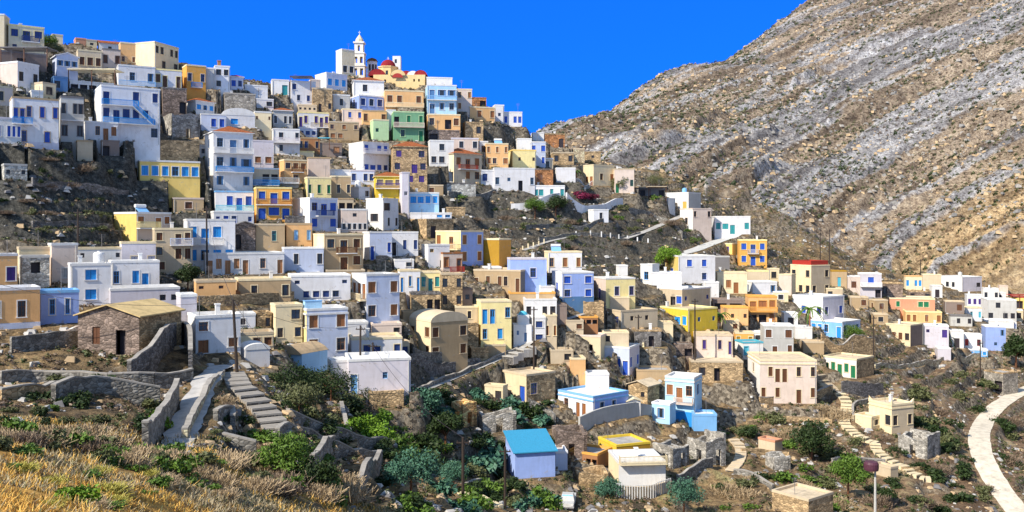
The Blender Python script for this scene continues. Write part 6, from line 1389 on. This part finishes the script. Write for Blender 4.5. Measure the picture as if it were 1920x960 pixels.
# ---------------------------------------------------------------- uncountable cover
g = np.random.default_rng(5)
def scatter_pts(n_, a0, a1, r0, r1, pw=1.0):
    th = np.radians(g.uniform(a0, a1, n_)); r = r0 + (r1 - r0) * g.random(n_) ** pw; return r * np.sin(th), r * np.cos(th)
def clear(x, y, pad=.6):
    ok = np.ones(len(x), bool)
    for h in houses:
        dx, dy = x - h.C.x, y - h.C.y; a_ = dx * h.ex.x + dy * h.ex.y; b_ = dx * h.ey.x + dy * h.ey.y; ok &= ~((a_ > -pad) & (a_ < h.w + pad) & (b_ > -pad) & (b_ < h.d + pad))
    for k_, (P, w_) in road_pts.items():
        A_ = np.array([[p.x, p.y] for p in P]); d2 = ((x[:, None] - A_[None, :, 0]) ** 2 + (y[:, None] - A_[None, :, 1]) ** 2).min(1); ok &= d2 > (w_ * .5 + .3) ** 2
    return ok
# dry grass blades, foreground
x, y = scatter_pts(150000, -36, 8, 9, 62, .8); kp_ = fbm(x / 2.2, y / 2.2, 3) > .43; x, y = x[kp_], y[kp_]; z = terr(x, y); keep = x < 6; x, y, z = x[keep], y[keep], z[keep]; n_ = len(x)
hgt = (.05 + .12 * g.random(n_) ** 2) * (1 + y / 80) * (.3 + 1.4 * fbm(x / 1.5, y / 1.5, 3)); wd = .005 + .00055 * y; an = g.uniform(0, 6.28, n_); lx, ly = g.normal(size=n_) * .12, g.normal(size=n_) * .12
cx, sx = np.cos(an) * wd, np.sin(an) * wd
P = np.stack([np.stack([x - cx, y - sx, z - .03], 1), np.stack([x + cx, y + sx, z - .03], 1), np.stack([x + lx + cx * .25, y + ly + sx * .25, z + hgt], 1), np.stack([x + lx - cx * .25, y + ly - sx * .25, z + hgt], 1)], 1).reshape(-1, 3)
pn = fbm(x / 4, y / 4, 3); mi = np.where(pn + .12 * g.normal(size=n_) > .5 - .16 * sstep(34, 20, y) , 0, 1); mi = np.where(g.random(n_) < .15, 2, mi)
tag(link('dry_grass', quads_mesh('dry_grass', P, [leafmat('grass_gold', (.44,.24,.05), (.86,.54,.13)), leafmat('grass_tan', (.22,.17,.10), (.50,.42,.26)), LM['olive']], mi.astype(np.int32))), kind='stuff', label='golden dry grass covering the foreground spur')
# low scrub over the village slopes
x, y = scatter_pts(52000, -31, 31, 55, 300, .8); ok = clear(x, y) & (mount_mask(x, y) < .5) & (fbm(x / 9, y / 9, 3) > .44); x, y = x[ok], y[ok]; z = terr(x, y)
unit = leaf_cloud([(0,0,.25,.5),(.3,.2,.2,.35),(-.25,.2,.2,.35)], 16, .2, 3, .8, .3).reshape(-1, 4, 3); n_ = len(x); s = .35 + .55 * g.random(n_)
P = (unit[None] * s[:, None, None, None]); an = g.uniform(0, 6.28, n_); c_, s_2 = np.cos(an)[:, None, None], np.sin(an)[:, None, None]; X = P[..., 0] * c_ - P[..., 1] * s_2; Yv = P[..., 0] * s_2 + P[..., 1] * c_
P = np.stack([X + x[:, None, None], Yv + y[:, None, None], P[..., 2] + z[:, None, None] - .05], -1).reshape(-1, 3); kk_ = np.where(fbm(x / 14, y / 14, 2) + .15 * g.normal(size=n_) > .5, 0, 1); kk_ = np.where(g.random(n_) < .28, 2, kk_)
tag(link('scrub', quads_mesh('scrub', P, [LM['olive'], LM['brown'], LM['dark']], np.repeat(kk_, 16).astype(np.int32))), kind='stuff', label='low thorny scrub over the village slopes')
# scattered stones: village slopes, then boulders and shrubs of the mountain
def stones(name, x, y, z, s, mats, mi, sq=.7, label=''):
    n_ = len(x); ico = np.array([(-1,-1,-.6),(1,-1,-.6),(1,1,-.6),(-1,1,-.6),(-.6,-.6,.7),(.7,-.5,.6),(.5,.6,.8),(-.6,.6,.6)]) * .5
    fc = np.array([(0,1,5,4),(1,2,6,5),(2,3,7,6),(3,0,4,7),(4,5,6,7)])
    V = ico[None] * s[:, None, None] * (1 + .35 * g.normal(size=(n_, 8, 3)) * .6); an = g.uniform(0, 6.28, n_)[:, None]; X = V[..., 0] * np.cos(an) - V[..., 1] * np.sin(an); Yv = V[..., 0] * np.sin(an) + V[..., 1] * np.cos(an)
    V = np.stack([X + x[:, None], Yv + y[:, None], V[..., 2] * sq + z[:, None]], -1); Q = V[:, fc].reshape(-1, 3)
    tag(link(name, quads_mesh(name, Q, mats, np.repeat(mi, 5).astype(np.int32))), kind='stuff', label=label)
x, y = scatter_pts(26000, -31, 31, 50, 300, .8); ok = clear(x, y, .2) & (mount_mask(x, y) < .5) & (fbm(x / 6 + 5, y / 6, 3) > .47); x, y = x[ok], y[ok]; z = terr(x, y); n_ = len(x)
stones('loose_stones', x, y, z, .2 + .9 * g.random(n_) ** 3, [roofmat('concrete'), roofmat('tan'), roofmat('dgrey')], g.choice(3, n_), .7, 'loose grey and brown stones on the village slopes')
x, y = scatter_pts(26000, -3, 33, 262, 760, .8); z0 = base_h(x, y); s1, l1, st1 = strata(x, y, z0); ok = (mount_mask(x, y) > .6) & (fbm(x / 18, y / 18, 3) + .25 * st1 > .56); x, y = x[ok], y[ok]; z = terr(x, y); n_ = len(x)
stones('mountain_boulders', x, y, z, .4 + 2.2 * g.random(n_) ** 4, [roofmat('stone'), roofmat('tan'), roofmat('wallgrey')], g.choice(3, n_), .9, 'grey and tan boulders strewn on the mountain')
x, y = scatter_pts(24000, -3, 33, 262, 760, .8); ok = (mount_mask(x, y) > .6) & (fbm(x / 30 + 3, y / 30, 3) > .42); x, y = x[ok], y[ok]; z = terr(x, y); n_ = len(x)
unit = leaf_cloud([(0,0,.35,.6),(.4,.2,.3,.4)], 7, .5, 4, .8, .3).reshape(-1, 4, 3); s = .6 + 1.3 * g.random(n_) ** 2
P = unit[None] * s[:, None, None, None] + np.stack([x, y, z - .05], 1)[:, None, None, :]
tag(link('mountain_scrub', quads_mesh('mountain_scrub', P.reshape(-1, 3), [LM['dark'], LM['olive'], LM['brown']], np.repeat(g.choice(3, n_), 7).astype(np.int32))), kind='stuff', label='small dark shrubs dotted over the mountain')
